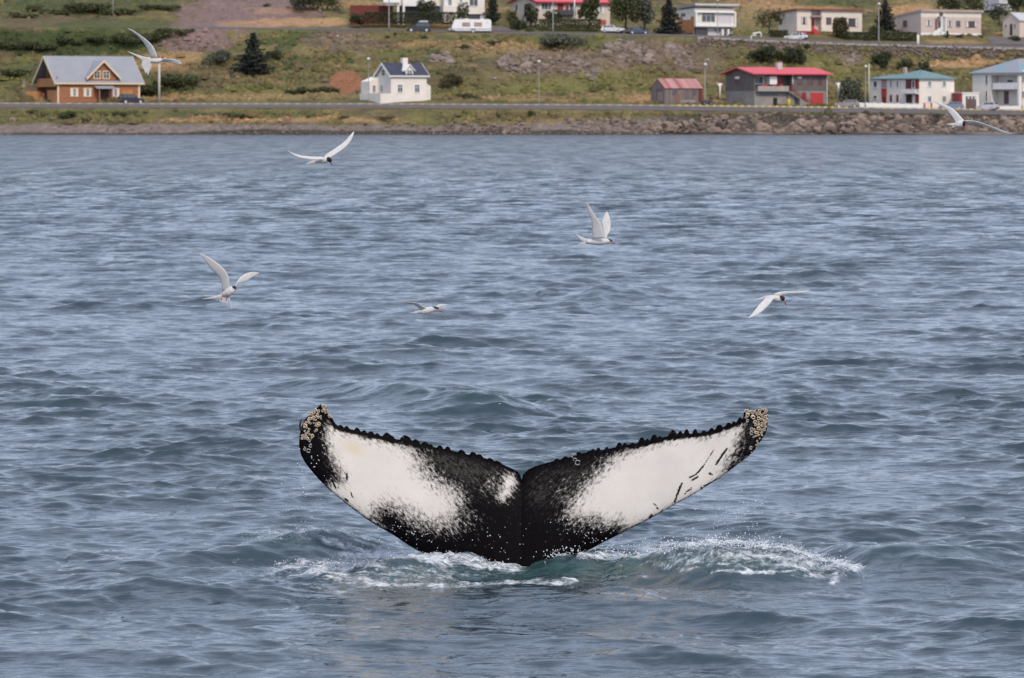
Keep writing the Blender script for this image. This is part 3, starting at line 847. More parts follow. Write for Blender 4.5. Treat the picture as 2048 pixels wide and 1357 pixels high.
# low tufts and cushions that roughen the slopes
def build_tufts():
    R = np.random.RandomState(77)
    N = 26000
    bx = R.uniform(-150, 2200, N)
    y = np.concatenate([R.uniform(716, 722.6, N//5), R.uniform(737, 774, N-N//5-N//8), R.uniform(786, 835, N//8)])
    x = (bx-1024)/F*y
    z = ground_z(x, y); py = HOR+(CAMH-z)/y*F
    lawn = (bx > 690) & (bx < 880) & (y < 746)
    bare = ell(bx, py, 692, 166, 36, 27, bx*0+.5)+ell(bx, py, 440, 40, 110, 40, bx*0+.5)+ell(bx, py, 610, 44, 90, 9, bx*0+.5)
    keep = (fbm(x/4, y/3, 50, 3) > .42) & (R.rand(N) > .92*bare) & ~lawn & ~((py > 243) & (bx > 1000)) & (py < 248)
    x, y, z, bx, py = x[keep], y[keep], z[keep], bx[keep], py[keep]
    n = len(x)
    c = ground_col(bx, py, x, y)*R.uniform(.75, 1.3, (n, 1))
    r = np.exp(R.normal(np.log(.30), .4, n)); h = r*R.uniform(.5, 1.25, n)
    k = 6
    a = np.linspace(0, 2*np.pi, k, endpoint=False)[None, :]+R.uniform(0, 6, (n, 1))
    rr = r[:, None]*R.uniform(.7, 1.3, (n, k))
    V = np.zeros((n, 2*k+1, 3))
    V[:, :k, 0] = x[:, None]+rr*np.cos(a); V[:, :k, 1] = y[:, None]+rr*np.sin(a); V[:, :k, 2] = z[:, None]-.1
    V[:, k:2*k, 0] = x[:, None]+.75*rr*np.cos(a); V[:, k:2*k, 1] = y[:, None]+.75*rr*np.sin(a); V[:, k:2*k, 2] = z[:, None]+h[:, None]*R.uniform(.5, .8, (n, k))
    V[:, 2*k] = np.stack([x, y, z+h], 1)
    f = []
    for i in range(k):
        j = (i+1) % k
        f += [(i, j, k+j), (i, k+j, k+i), (k+i, k+j, 2*k)]
    f = np.array(f)
    Q = (f[None]+np.arange(n)[:, None, None]*(2*k+1)).reshape(-1, 3)
    me = np_mesh('grass_tufts', V.reshape(-1, 3), Q, bpy.data.materials['hillside_ground'], True)
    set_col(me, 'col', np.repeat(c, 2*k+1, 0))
    tag(link('grass_tufts', me), 'low grass tufts and heath covering the hillside', kind='stuff')
build_tufts()

# ------------------------------------------------------------------ roads
def strip(name, y0f, y1f, px0, px1, dz, mat, label, step=12):
    """ribbon lying on the ground between two depth lines"""
    mb = MB(); xs = np.arange(px0, px1+1, step)
    for s, yy in enumerate((y0f, y1f)):
        for p in xs:
            X = (p-1024)/F*yy
            mb.v.append((X, yy, float(ground_z([X], [yy], False)[0])+dz))
    n = len(xs)
    for i in range(n-1):
        mb.f.append((i, i+1, n+i+1, n+i)); mb.m.append(0)
    o = mb.build(name, mat)
    tag(o, label, kind='structure')
    return o
M_ASPH = simple('asphalt', (0.130, 0.113, 0.110), 0.9, 0.10, 0.6, spec=0.1)
M_CONC = simple('concrete', (0.36, 0.335, 0.315), 0.9, 0.12, 0.8, spec=0.1)
M_KERB = simple('kerb_concrete', (0.30, 0.26, 0.225), 0.9, 0.15, 1.0, spec=0.1)
M_YEL = simple('yellow_paint', (0.60, 0.45, 0.17), 0.7, 0.12, 2.0)
M_WHT = simple('white_road_paint', (0.39, 0.34, 0.28), 0.7, 0.12, 2.0)
strip('shore_road', 723.6, 730.55, -560, 2600, 0.05, M_ASPH, 'grey asphalt shore road running along the water')
strip('upper_road', 774.7, 779.9, 380, 2600, 0.05, M_ASPH, 'grey asphalt road above the slope in front of the upper houses')

def kerb():
    root = empty('kerb', ground_pt(1024, 731.0)); tag(root, 'long low kerb with yellow and white painted blocks behind shore road', 'kerb')
    o = np.array(root.location)
    meshes = {}
    def blockmesh(w, m):
        k = (round(w, 2), m.name)
        if k not in meshes:
            mb = MB(); ht = .31 if m is M_YEL else .25; mb.prism([(0, 0), (w, 0), (w-.03, ht), (.03, ht)], -0.2, 0.2); meshes[k] = mb.mesh('kerb_block', m)
        return meshes[k]
    p = -200.0; i = 0
    while p < 2250:
        X = (p-1024)/F*731.0
        z = float(ground_z([X], [731.0], False)[0])-0.02
        yel = (1340 < p < 1692) or (1755 < p < 1790) or (1850 < p < 1962) or (2015 < p < 2045)
        w = 0.62 if yel else 0.9
        m = (M_YEL if i % 2 == 0 else M_CONC) if yel else (M_KERB if i % 2 else M_WHT)
        if yel and i % 2: w = .55
        b = link('kerb_block', blockmesh(w, m), root)
        b.location = Vector((X, 731.0, z))-root.location
        p += (w+.05)/731.0*F; i += 1
kerb()

# ------------------------------------------------------------------ stones
def stone_mesh(seed, name, mat, sub=1):
    R = random.Random(seed)
    bm = bmesh.new(); bmesh.ops.create_icosphere(bm, subdivisions=sub, radius=1)
    planes = [(Vector((R.gauss(0, 1), R.gauss(0, 1), R.gauss(0, 1))).normalized(), R.uniform(.5, .85)) for _ in range(9)]
    for v in bm.verts:
        for n, d in planes:
            k = v.co.dot(n)
            if k > d: v.co -= n*(k-d)
        v.co *= R.uniform(.93, 1.07)
    me = bpy.data.meshes.new(name); bm.to_mesh(me); bm.free(); me.materials.append(mat)
    return me

def rock_mat(name, a, b, c):
    t = NT(name)
    oi = t.n.new('ShaderNodeObjectInfo'); g = t.n.new('ShaderNodeNewGeometry')
    r = t.math('FRACT', t.math('ADD', oi.outputs['Random'], g.outputs['Random Per Island']))
    n = t.noise(1.8, 6, t.coords((1, 1, 1)), 0.7)
    col = t.mix(r, a, b)
    col = t.mix(t.rng(n, 0.48, 0.70), col, c)
    t.l.new(col, t.bsdf.inputs['Base Color'])
    t.bsdf.inputs['Roughness'].default_value = 0.95; t.bsdf.inputs['Specular IOR Level'].default_value = 0.1
    t.l.new(t.bump(n, 0.6, 0.15), t.bsdf.inputs['Normal'])
    return t.mat
M_ROCK = rock_mat('shore_stone', (0.11, 0.084, 0.072), (0.29, 0.218, 0.168), (0.075, 0.068, 0.060))
M_CLIFF = rock_mat('cliff_stone', (0.165, 0.130, 0.115), (0.27, 0.215, 0.185), (0.115, 0.090, 0.062))
M_WALLST = rock_mat('wall_stone', (0.13, 0.100, 0.090), (0.23, 0.175, 0.150), (0.085, 0.066, 0.060))

def build_riprap():
    root = empty('rock_embankment', ground_pt(1600, 718)); tag(root, 'long bank of loose brown boulders between shore road and water', 'boulder bank')
    R = np.random.RandomState(5)
    ms = [stone_mesh(100+i, 'boulder', M_ROCK, 2) for i in range(10)]
    L = np.array(root.location)
    n_obj = 0; V, Q = [], []; base = 0
    cand = []
    for _ in range(2900):
        bx = R.uniform(1130, 2330)
        t = R.rand()
        y = 709.5+t*12.6
        dens = np.interp(bx, [1130, 1350, 1500], [.25, .7, 1])
        if R.rand() > dens: continue
        if bx < 1400 and t > .55: continue
        s = np.exp(R.normal(np.log(.34), .45))*(1.15 if t < .8 else .7)
        cand.append((s, bx, y))
    cand.sort(reverse=True)
    lo = [np.array([v.co for v in m.vertices]) for m in ms]
    for s, bx, y in cand:
        X = (bx-1024)/F*y; z = float(ground_z([X], [y], False)[0])
        k = R.randint(10)
        sc = np.array([s*R.uniform(.9, 1.5), s*R.uniform(.8, 1.2), s*R.uniform(.6, 1.0)])
        rz = R.uniform(0, 6.28)
        if n_obj < 290 and -20 < bx < 2070:
            o = link('boulder', ms[k], root)
            o.location = Vector((X, y, z+sc[2]*.35))-root.location; o.scale = sc
            o.rotation_euler = (R.uniform(-.3, .3), R.uniform(-.3, .3), rz); n_obj += 1
        else:
            k = k % len(lo_s)
            v = lo_s[k]*sc
            c_, s_ = math.cos(rz), math.sin(rz)
            v = np.stack([v[:, 0]*c_-v[:, 1]*s_, v[:, 0]*s_+v[:, 1]*c_, v[:, 2]], 1)+np.array([X, y, z+sc[2]*.3])-L
            V.append(v); Q.append(lo_f[k]+base); base += len(v)
    me = np_mesh('small_stones', np.concatenate(V), np.concatenate(Q), M_ROCK, False)
    tag(link('small_stones', me, root), kind='stuff')
small = [stone_mesh(200+i, 'stone', M_ROCK, 1) for i in range(8)]
lo_s = [np.array([v.co for v in m.vertices]) for m in small]
lo_f = [np.array([p.vertices for p in m.polygons]) for m in small]
build_riprap()

def scatter_stones(name, pts, mat, parent=None, L=np.zeros(3), seed=1, squash=.8):
    """pts: (X, Y, Z, size) joined to one mesh"""
    R = np.random.RandomState(seed); V, Q = [], []; base = 0
    for X, y, z, s in pts:
        k = R.randint(8)
        v = lo_s[k]*np.array([s*R.uniform(.8, 1.4), s*R.uniform(.8, 1.2), s*squash*R.uniform(.7, 1.2)])
        a = R.uniform(0, 6.28); c_, s_ = math.cos(a), math.sin(a)
        v = np.stack([v[:, 0]*c_-v[:, 1]*s_, v[:, 0]*s_+v[:, 1]*c_, v[:, 2]], 1)+np.array([X, y, z])-L
        V.append(v); Q.append(lo_f[k]+base); base += len(v)
    return link(name, np_mesh(name, np.concatenate(V), np.concatenate(Q), mat, False), parent)

def beach_stones():
    R = np.random.RandomState(6); pts = []
    for _ in range(2600):
        bx = R.uniform(-150, 1320); y = 708.5+11*R.rand()**1.7
        dens = np.interp(bx, [-150, 400, 700, 1000, 1300], [.25, .4, .6, .9, 1])
        if R.rand() > dens: continue
        X = (bx-1024)/F*y; s = np.exp(R.normal(np.log(.16+.10*max(0, min(1, (bx-800)/350))), .45))
        pts.append((X, y, float(ground_z([X], [y], False)[0])+s*.2, s))
    tag(scatter_stones('beach_stones', pts, M_ROCK, seed=3, squash=.6), 'grey stones strewn over the shingle beach', kind='stuff')
beach_stones()

def outcrop(poly, Y0, Y1, label, n, seed):
    """bedrock standing out of the slope: one jagged mass of blocks"""
    R = np.random.RandomState(seed)
    px = np.array([p[0] for p in poly]); py = np.array([p[1] for p in poly])
    root = empty('rock_outcrop', ground_pt(px.mean(), (Y0+Y1)/2)); tag(root, label, 'rock outcrop', 'bedrock outcrops on the slope')
    ms = OUT_MS
    cnt = 0; pts = []
    tries = 0
    while cnt < n and tries < 4000:
        tries += 1
        qx, qy = R.uniform(px.min(), px.max()), R.uniform(py.min(), py.max())
        if not in_poly(np.array([qx]), np.array([qy]), poly)[0]: continue
        # walk up the slope to the depth that shows at qy
        ys = np.linspace(738, 774, 120); X = (qx-1024)/F*ys
        pz = HOR+(CAMH-ground_z(X, ys))/ys*F
        y = ys[np.argmin(np.abs(pz-qy))]; X = (qx-1024)/F*y
        s = np.exp(R.normal(np.log(.46), .35))
        if cnt < 60:
            o = link('rock_block', ms[R.randint(len(ms))], root)
            o.location = Vector((X, y, float(ground_z([X], [y])[0])-s*.05))-root.location
            o.scale = (s*R.uniform(1, 1.9), s*1.0, s*R.uniform(.7, 1.2)); o.rotation_euler = (R.uniform(-.3, .3), R.uniform(.1, .6), R.uniform(-.5, .5))
        else:
            pts.append((X, y, float(ground_z([X], [y])[0])+s*.2, s*.7))
        cnt += 1
    if pts:
        tag(scatter_stones('broken_rock', pts, M_CLIFF, root, np.array(root.location), seed), kind='stuff')
OUT_MS = [stone_mesh(300+i, 'rock_block', M_CLIFF, 2) for i in range(8)]
outcrop([(985,128),(1010,108),(1085,104),(1092,135),(1060,150),(1010,142)], 740, 770, 'grey bedrock outcrop behind the lamp post at mid slope', 130, 1)
outcrop([(1090,112),(1150,112),(1200,140),(1185,165),(1150,155),(1105,138)], 740, 770, 'grey bedrock outcrop right of the mid slope lamp post, stepping downhill', 140, 2)
outcrop([(1205,90),(1245,82),(1300,98),(1318,130),(1270,126),(1215,112)], 740, 770, 'broad pale bedrock outcrop high on the slope below the parked white van', 160, 3)
outcrop([(1328,92),(1360,88),(1398,125),(1395,145),(1360,132),(1335,115)], 740, 770, 'reddish bedrock outcrop above the rusty roofed shed', 90, 4)
outcrop([(855,112),(900,106),(905,128),(860,124)], 740, 770, 'small grey bedrock outcrop up the slope from the white cottage', 40, 5)
outcrop([(1690,112),(1715,104),(1722,122),(1700,128)], 740, 770, 'small dark bedrock outcrop under the right end of the stone wall', 18, 6)

def stone_wall(px0, px1, label, drop=None):
    """retaining wall of rough stones along the upper road"""
    root = empty('stone_wall', ground_pt((px0+px1)/2, 773.8)); tag(root, label, 'stone wall')
    L = np.array(root.location); R = np.random.RandomState(int(px0))
    pts = []
    for _ in range(int((px1-px0)*2.2)):
        bx = R.uniform(px0, px1); t = R.rand()
        y = 772.9+1.7*t
        X = (bx-1024)/F*y
        z = float(ground_z([X], [y], False)[0])
        s = np.exp(R.normal(np.log(.26), .3))
        pts.append((X, y-.1, z, s))
    o = scatter_stones('wall_stones', pts, M_WALLST, root, L, int(px0)); tag(o, kind='stuff')
    mb = MB(); n = 40
    for i in range(n):   # cope stones along the top
        a = px0+(px1-px0)*i/n; b = px0+(px1-px0)*(i+.94)/n
        Xa, Xb = (a-1024)/F*774.4, (b-1024)/F*774.4
        z = float(ground_z([Xa], [774.5], False)[0])
        mb.box(Xa-L[0], Xb-L[0], 774.15-L[1], 774.6-L[1], z-.25-L[2], z+.12-L[2])
    tag(mb.build('coping', M_CONC, root), kind='stuff')
stone_wall(1395, 2300, 'long brown stone retaining wall below the upper road at right')
# ------------------------------------------------------------------ houses
M_WHITE = simple('white_render', (0.75, 0.69, 0.62), 0.85, 0.05, 0.5)
M_CREAM = simple('cream_render', (0.70, 0.625, 0.54), 0.85, 0.05, 0.5)
M_PINK = simple('pink_beige_render', (0.56, 0.455, 0.40), 0.85, 0.05, 0.5)
M_BEIGE = simple('beige_render', (0.60, 0.505, 0.425), 0.85, 0.06, 0.5)
M_TRIM = simple('white_trim', (0.78, 0.76, 0.72), 0.6, 0.05, 2.0)
M_CREAMTRIM = simple('cream_trim', (0.72, 0.56, 0.40), 0.6, 0.05, 2.0)
M_GREYWALL = simple('grey_render', (0.145, 0.128, 0.118), 0.9, 0.14, 0.7)
M_PALEGREY = simple('pale_grey_render', (0.27, 0.245, 0.232), 0.9, 0.12, 0.6)
M_LILAC = simple('lilac_grey_panel', (0.56, 0.53, 0.555), 0.8, 0.04, 0.6)
M_REDPAINT = simple('red_paint', (0.46, 0.055, 0.055), 0.6, 0.10, 1.5)
M_DARKRED = simple('dark_red_paint', (0.26, 0.035, 0.035), 0.6, 0.12, 1.5)
M_REDROOF = simple('red_roof_sheet', (0.60, 0.085, 0.105), 0.55, 0.06, 0.5, stretch=(3, 1, 1))
M_BRICKROOF = simple('brown_red_roof', (0.29, 0.10, 0.06), 0.7, 0.10, 1.0)
M_ROOFBLUE = simple('grey_blue_roof', (0.265, 0.272, 0.295), 0.55, 0.05, 0.4)
M_ROOFDARK = simple('dark_slate_roof', (0.042, 0.046, 0.068), 0.6, 0.10, 0.8)
M_ROOFGREY = simple('mid_grey_roof', (0.28, 0.26, 0.265), 0.7, 0.08, 0.8)
M_ROOFPINK = simple('grey_pink_roof', (0.40, 0.31, 0.28), 0.7, 0.08, 0.8)
M_TEAL = simple('teal_roof', (0.135, 0.225, 0.225), 0.55, 0.08, 0.6, stretch=(3, 1, 1))
M_DARKDOOR = simple('dark_brown_door', (0.055, 0.028, 0.026), 0.6, 0.1, 2.0)
M_BROWNDOOR = simple('grey_brown_door', (0.135, 0.095, 0.090), 0.7, 0.1, 1.0, stretch=(4, 4, .3))
M_DARKGREY = simple('dark_grey_door', (0.075, 0.072, 0.085), 0.6, 0.08, 1.0)
M_CURTAIN = simple('curtain', (0.66, 0.66, 0.62), 0.9, 0.06, 2.0)
M_POLE = simple('galvanised_steel', (0.24, 0.225, 0.215), 0.5, 0.06, 3.0, spec=0.5)
M_LAMP = simple('lamp_cover', (0.62, 0.60, 0.57), 0.4, 0.03, 3.0)
M_WOODPOST = simple('weathered_pale_wood', (0.50, 0.45, 0.39), 0.9, 0.10, 3.0, stretch=(4, 4, .3))
M_BLACK = simple('black_rubber', (0.018, 0.017, 0.018), 0.8, 0.1, 3.0)
def glass():
    t = NT('window_glass')
    n = t.noise(0.9, 3, t.coords((1, 1, 1)))
    t.l.new(t.mix(n, (0.035, 0.045, 0.055), (0.13, 0.14, 0.15)), t.bsdf.inputs['Base Color'])
    t.bsdf.inputs['Roughness'].default_value = 0.12
    t.bsdf.inputs['Specular IOR Level'].default_value = 0.5
    return t.mat
M_GLASS = glass()
def boards(name, col, n_per_m, vertical=False, var=0.15):
    """painted boards: colour varies board by board, joints darker"""
    t = NT(name)
    tc = t.n.new('ShaderNodeTexCoord'); sp = t.n.new('ShaderNodeSeparateXYZ'); t.l.new(tc.outputs['Object'], sp.inputs[0])
    src = sp.outputs['Z'] if not vertical else t.math('ADD', sp.outputs['X'], sp.outputs['Y'])
    u = t.math('MULTIPLY', src, n_per_m)
    fl = t.math('FLOOR', u); fr = t.math('FRACT', u)
    wn_ = t.n.new('ShaderNodeTexWhiteNoise'); wn_.noise_dimensions = '1D'; t.l.new(fl, wn_.inputs['W'])
    c = t.mix(wn_.outputs['Value'], tuple(k*(1-var) for k in col), tuple(k*(1+var) for k in col))
    n = t.noise(2.0, 5, t.coords((1, 1, 1)), 0.65)
    c = t.mix(t.rng(n, .3, .75, 0, .35), c, tuple(k*.6 for k in col))
    t.l.new(c, t.bsdf.inputs['Base Color']); t.bsdf.inputs['Roughness'].default_value = 0.85; t.bsdf.inputs['Specular IOR Level'].default_value = 0.2
    edge = t.math('MINIMUM', t.math('MULTIPLY', fr, 8.0), 1.0)
    t.l.new(t.bump(edge, 0.6, 0.03), t.bsdf.inputs['Normal'])
    return t.mat
M_ORANGE = boards('orange_timber', (0.345, 0.150, 0.076), 5.5)
M_ORANGE2 = boards('pale_orange_timber', (0.47, 0.225, 0.10), 5.0, True)
M_SHED = boards('weathered_shed_boards', (0.20, 0.160, 0.150), 4.5, True, .3)
M_REDBOARD = boards('red_boards', (0.165, 0.045, 0.04), 5.0)
def rust_roof():
    t = NT('rusty_red_roof')
    tc = t.n.new('ShaderNodeTexCoord'); sp = t.n.new('ShaderNodeSeparateXYZ'); t.l.new(tc.outputs['Object'], sp.inputs[0])
    u = t.math('FLOOR', t.math('MULTIPLY', sp.outputs['X'], 1.3))
    wn_ = t.n.new('ShaderNodeTexWhiteNoise'); wn_.noise_dimensions = '1D'; t.l.new(u, wn_.inputs['W'])
    n = t.noise(1.2, 5, t.coords((2.5, .6, .6)), .7)
    k = t.math('ADD', t.math('MULTIPLY', wn_.outputs['Value'], .5), t.math('MULTIPLY', n, .6))
    t.l.new(t.mix(t.rng(k, .3, .8), (0.27, 0.085, 0.075), (0.43, 0.235, 0.225)), t.bsdf.inputs['Base Color'])
    t.bsdf.inputs['Roughness'].default_value = 0.8
    return t.mat
M_RUST = rust_roof()
def patch_blue():
    t = NT('patchy_blue_roof')
    n = t.noise(0.35, 3, t.coords((1, 1, 1)), .6)
    c = t.mix(t.rng(n, .46, .54, 0, 1), (0.25, 0.245, 0.275), (0.165, 0.27, 0.31))
    t.l.new(c, t.bsdf.inputs['Base Color']); t.bsdf.inputs['Roughness'].default_value = 0.6
    return t.mat
M_BLUEROOF = patch_blue()

class House:
    """origin at the near corner; x runs along the front, y goes back along the left side"""
    def __init__(s, name, label, px, py, Y, th=30.0, cat='house', group=None):
        s.px, s.py, s.Y, s.th = px, py, Y, math.radians(th)
        s.S = Y/F
        s.root = empty(name, P(px, py, Y), s.th)
        tag(s.root, label, cat, group)
        s.c, s.s = math.cos(s.th), math.sin(s.th)
    def fx(s, qx): return (qx-s.px)*s.S/s.c          # place along the front seen at column qx
    def fy(s, qx): return (s.px-qx)*s.S/max(s.s, 1e-3)   # place along the left side
    def z(s, qy): return (s.py-qy)*s.S
    def box(s, name, x0, x1, y0, y1, z0, z1, mat, parent=None):
        return MB().box(x0, x1, y0, y1, z0, z1).build(name, mat, parent or s.root)
    def win(s, face, a, top, b, bot, frame=None, fw=0.10, mull=1, curtain=0.0, bar=None, inset=0.0, wx=0.0, glass_mat=None):
        """window given by its photo rectangle on the front or the left side"""
        frame = frame or M_TRIM
        z0, z1 = s.z(bot), s.z(top)
        if face == 'front': u0, u1 = s.fx(a), s.fx(b)
        else: u0, u1 = s.fy(b), s.fy(a)
        def bx(mb, p, q, r, t, d0, d1):
            if face == 'front': mb.box(p, q, wx-d1, wx-d0, r, t)
            else: mb.box(-d1+wx, -d0+wx, p, q, r, t)
        f = MB(); d = 0.07
        bx(f, u0-fw, u1+fw, z0-fw, z0, 0.0, d+.03); bx(f, u0-fw, u1+fw, z1, z1+fw, 0.0, d)
        bx(f, u0-fw, u0, z0, z1, 0.0, d); bx(f, u1, u1+fw, z0, z1, 0.0, d)
        for k in range(1, mull+1):
            m = u0+(u1-u0)*k/(mull+1); bx(f, m-.035, m+.035, z0, z1, 0.0, d-.01)
        if bar:
            m = z0+(z1-z0)*bar; bx(f, u0, u1, m-.035, m+.035, 0.0, d-.012)
        fo = f.build('window', frame, s.root)
        g = MB(); bx(g, u0, u1, z0, z1, 0.004, 0.025); g.build('pane', glass_mat or M_GLASS, fo)
        if curtain:
            w = (u1-u0)*curtain
            for q0, q1 in ((u0, u0+w), (u1-w*.8, u1)):
                cm = MB(); bx(cm, q0, q1, z0, z1, 0.027, 0.034); cm.build('curtain', M_CURTAIN, fo)
        return fo
    def panel(s, name, face, a, top, b, bot, mat, d=0.06, frame=None, handle=False):
        z0, z1 = s.z(bot), s.z(top)
        if face == 'front':
            u0, u1 = s.fx(a), s.fx(b); o = s.box(name, u0, u1, -d, 0.02, z0, z1, mat)
        else:
            u0, u1 = s.fy(b), s.fy(a); o = s.box(name, -d, 0.02, u0, u1, z0, z1, mat)
        if handle:
            MB().box(u1-.16, u1-.10, -d-.05, -d+.01, (z0+z1)/2-.08, (z0+z1)/2+.08).build('handle', M_POLE, o)
        return o
    def gable_walls(s, L, D, ze, zr, mat, base=None, zb=0.0):
        mb = MB()
        n = [(0, -1.5), (D, -1.5), (D, ze), (D/2, zr), (0, ze)]
        vs = [(0, y, z) for y, z in n]+[(L, y, z) for y, z in n]
        mb.add(vs, [(0, 1, 2, 3, 4), (9, 8, 7, 6, 5), (0, 4, 9, 5), (1, 6, 7, 2), (4, 3, 8, 9), (3, 2, 7, 8), (0, 5, 6, 1)])
        return mb.build('wall', mat, s.root)
    def gable_roof(s, L, D, ze, zr, mat, ov=0.5, eave=0.45, th=0.16, trim=None, tw=0.22):
        k = (zr-ze)/(D/2)
        ye, zee = -eave, ze-eave*k
        yb = D+eave
        mb = MB()
        vs = []
        for x in (-ov, L+ov):
            vs += [(x, ye, zee), (x, D/2, zr), (x, yb, zee), (x, ye, zee+th), (x, D/2, zr+th), (x, yb, zee+th)]
        fs = [(0, 1, 4, 3), (1, 2, 5, 4), (6, 9, 10, 7), (7, 10, 11, 8), (3, 4, 10, 9), (4, 5, 11, 10), (0, 6, 7, 1), (1, 7, 8, 2), (0, 3, 9, 6), (2, 8, 11, 5)]
        mb.add(vs, fs)
        r = mb.build('roof', mat, s.root)
        if trim:
            for x in (-ov-.06, L+ov):
                t = MB()
                for ya, za, yc, zc in ((ye, zee, D/2, zr), (D/2, zr, yb, zee)):
                    t.add([(x, ya, za-tw), (x+.06, ya, za-tw), (x+.06, yc, zc-tw), (x, yc, zc-tw), (x, ya, za+th+.04), (x+.06, ya, za+th+.04), (x+.06, yc, zc+th+.04), (x, yc, zc+th+.04)],
                          [(0, 3, 2, 1), (4, 5, 6, 7), (0, 1, 5, 4), (1, 2, 6, 5), (2, 3, 7, 6), (3, 0, 4, 7)])
                t.build('barge_board', trim, r)
            t = MB().box(-ov, L+ov, ye-.05, ye-.005, zee-.12, zee+th-.02); t.build('eave_board', trim, r)
        return r
    def hip_roof(s, x0, x1, y0, y1, ze, ridge, zr, mat, ov=0.45, name='roof'):
        """ridge: (xa, ya, xb, yb)"""
        xa, ya, xb, yb = ridge
        mb = MB()
        e = [(x0-ov, y0-ov), (x1+ov, y0-ov), (x1+ov, y1+ov), (x0-ov, y1+ov)]
        vs = [(x, y, ze) for x, y in e]+[(x, y, ze+.14) for x, y in e]+[(xa, ya, zr), (xb, yb, zr)]
        mb.add(vs, [(0, 3, 2, 1), (0, 1, 5, 4), (1, 2, 6, 5), (2, 3, 7, 6), (3, 0, 4, 7), (4, 5, 9, 8), (5, 6, 9), (6, 7, 8, 9), (7, 4, 8)])
        return mb.build(name, mat, s.root)
    def downpipe(s, x, z1, y=-0.1):
        return MB().tube([(x, y, -.5), (x, y, z1)], [.07, .07], 8).build('downpipe', M_TRIM, s.root)

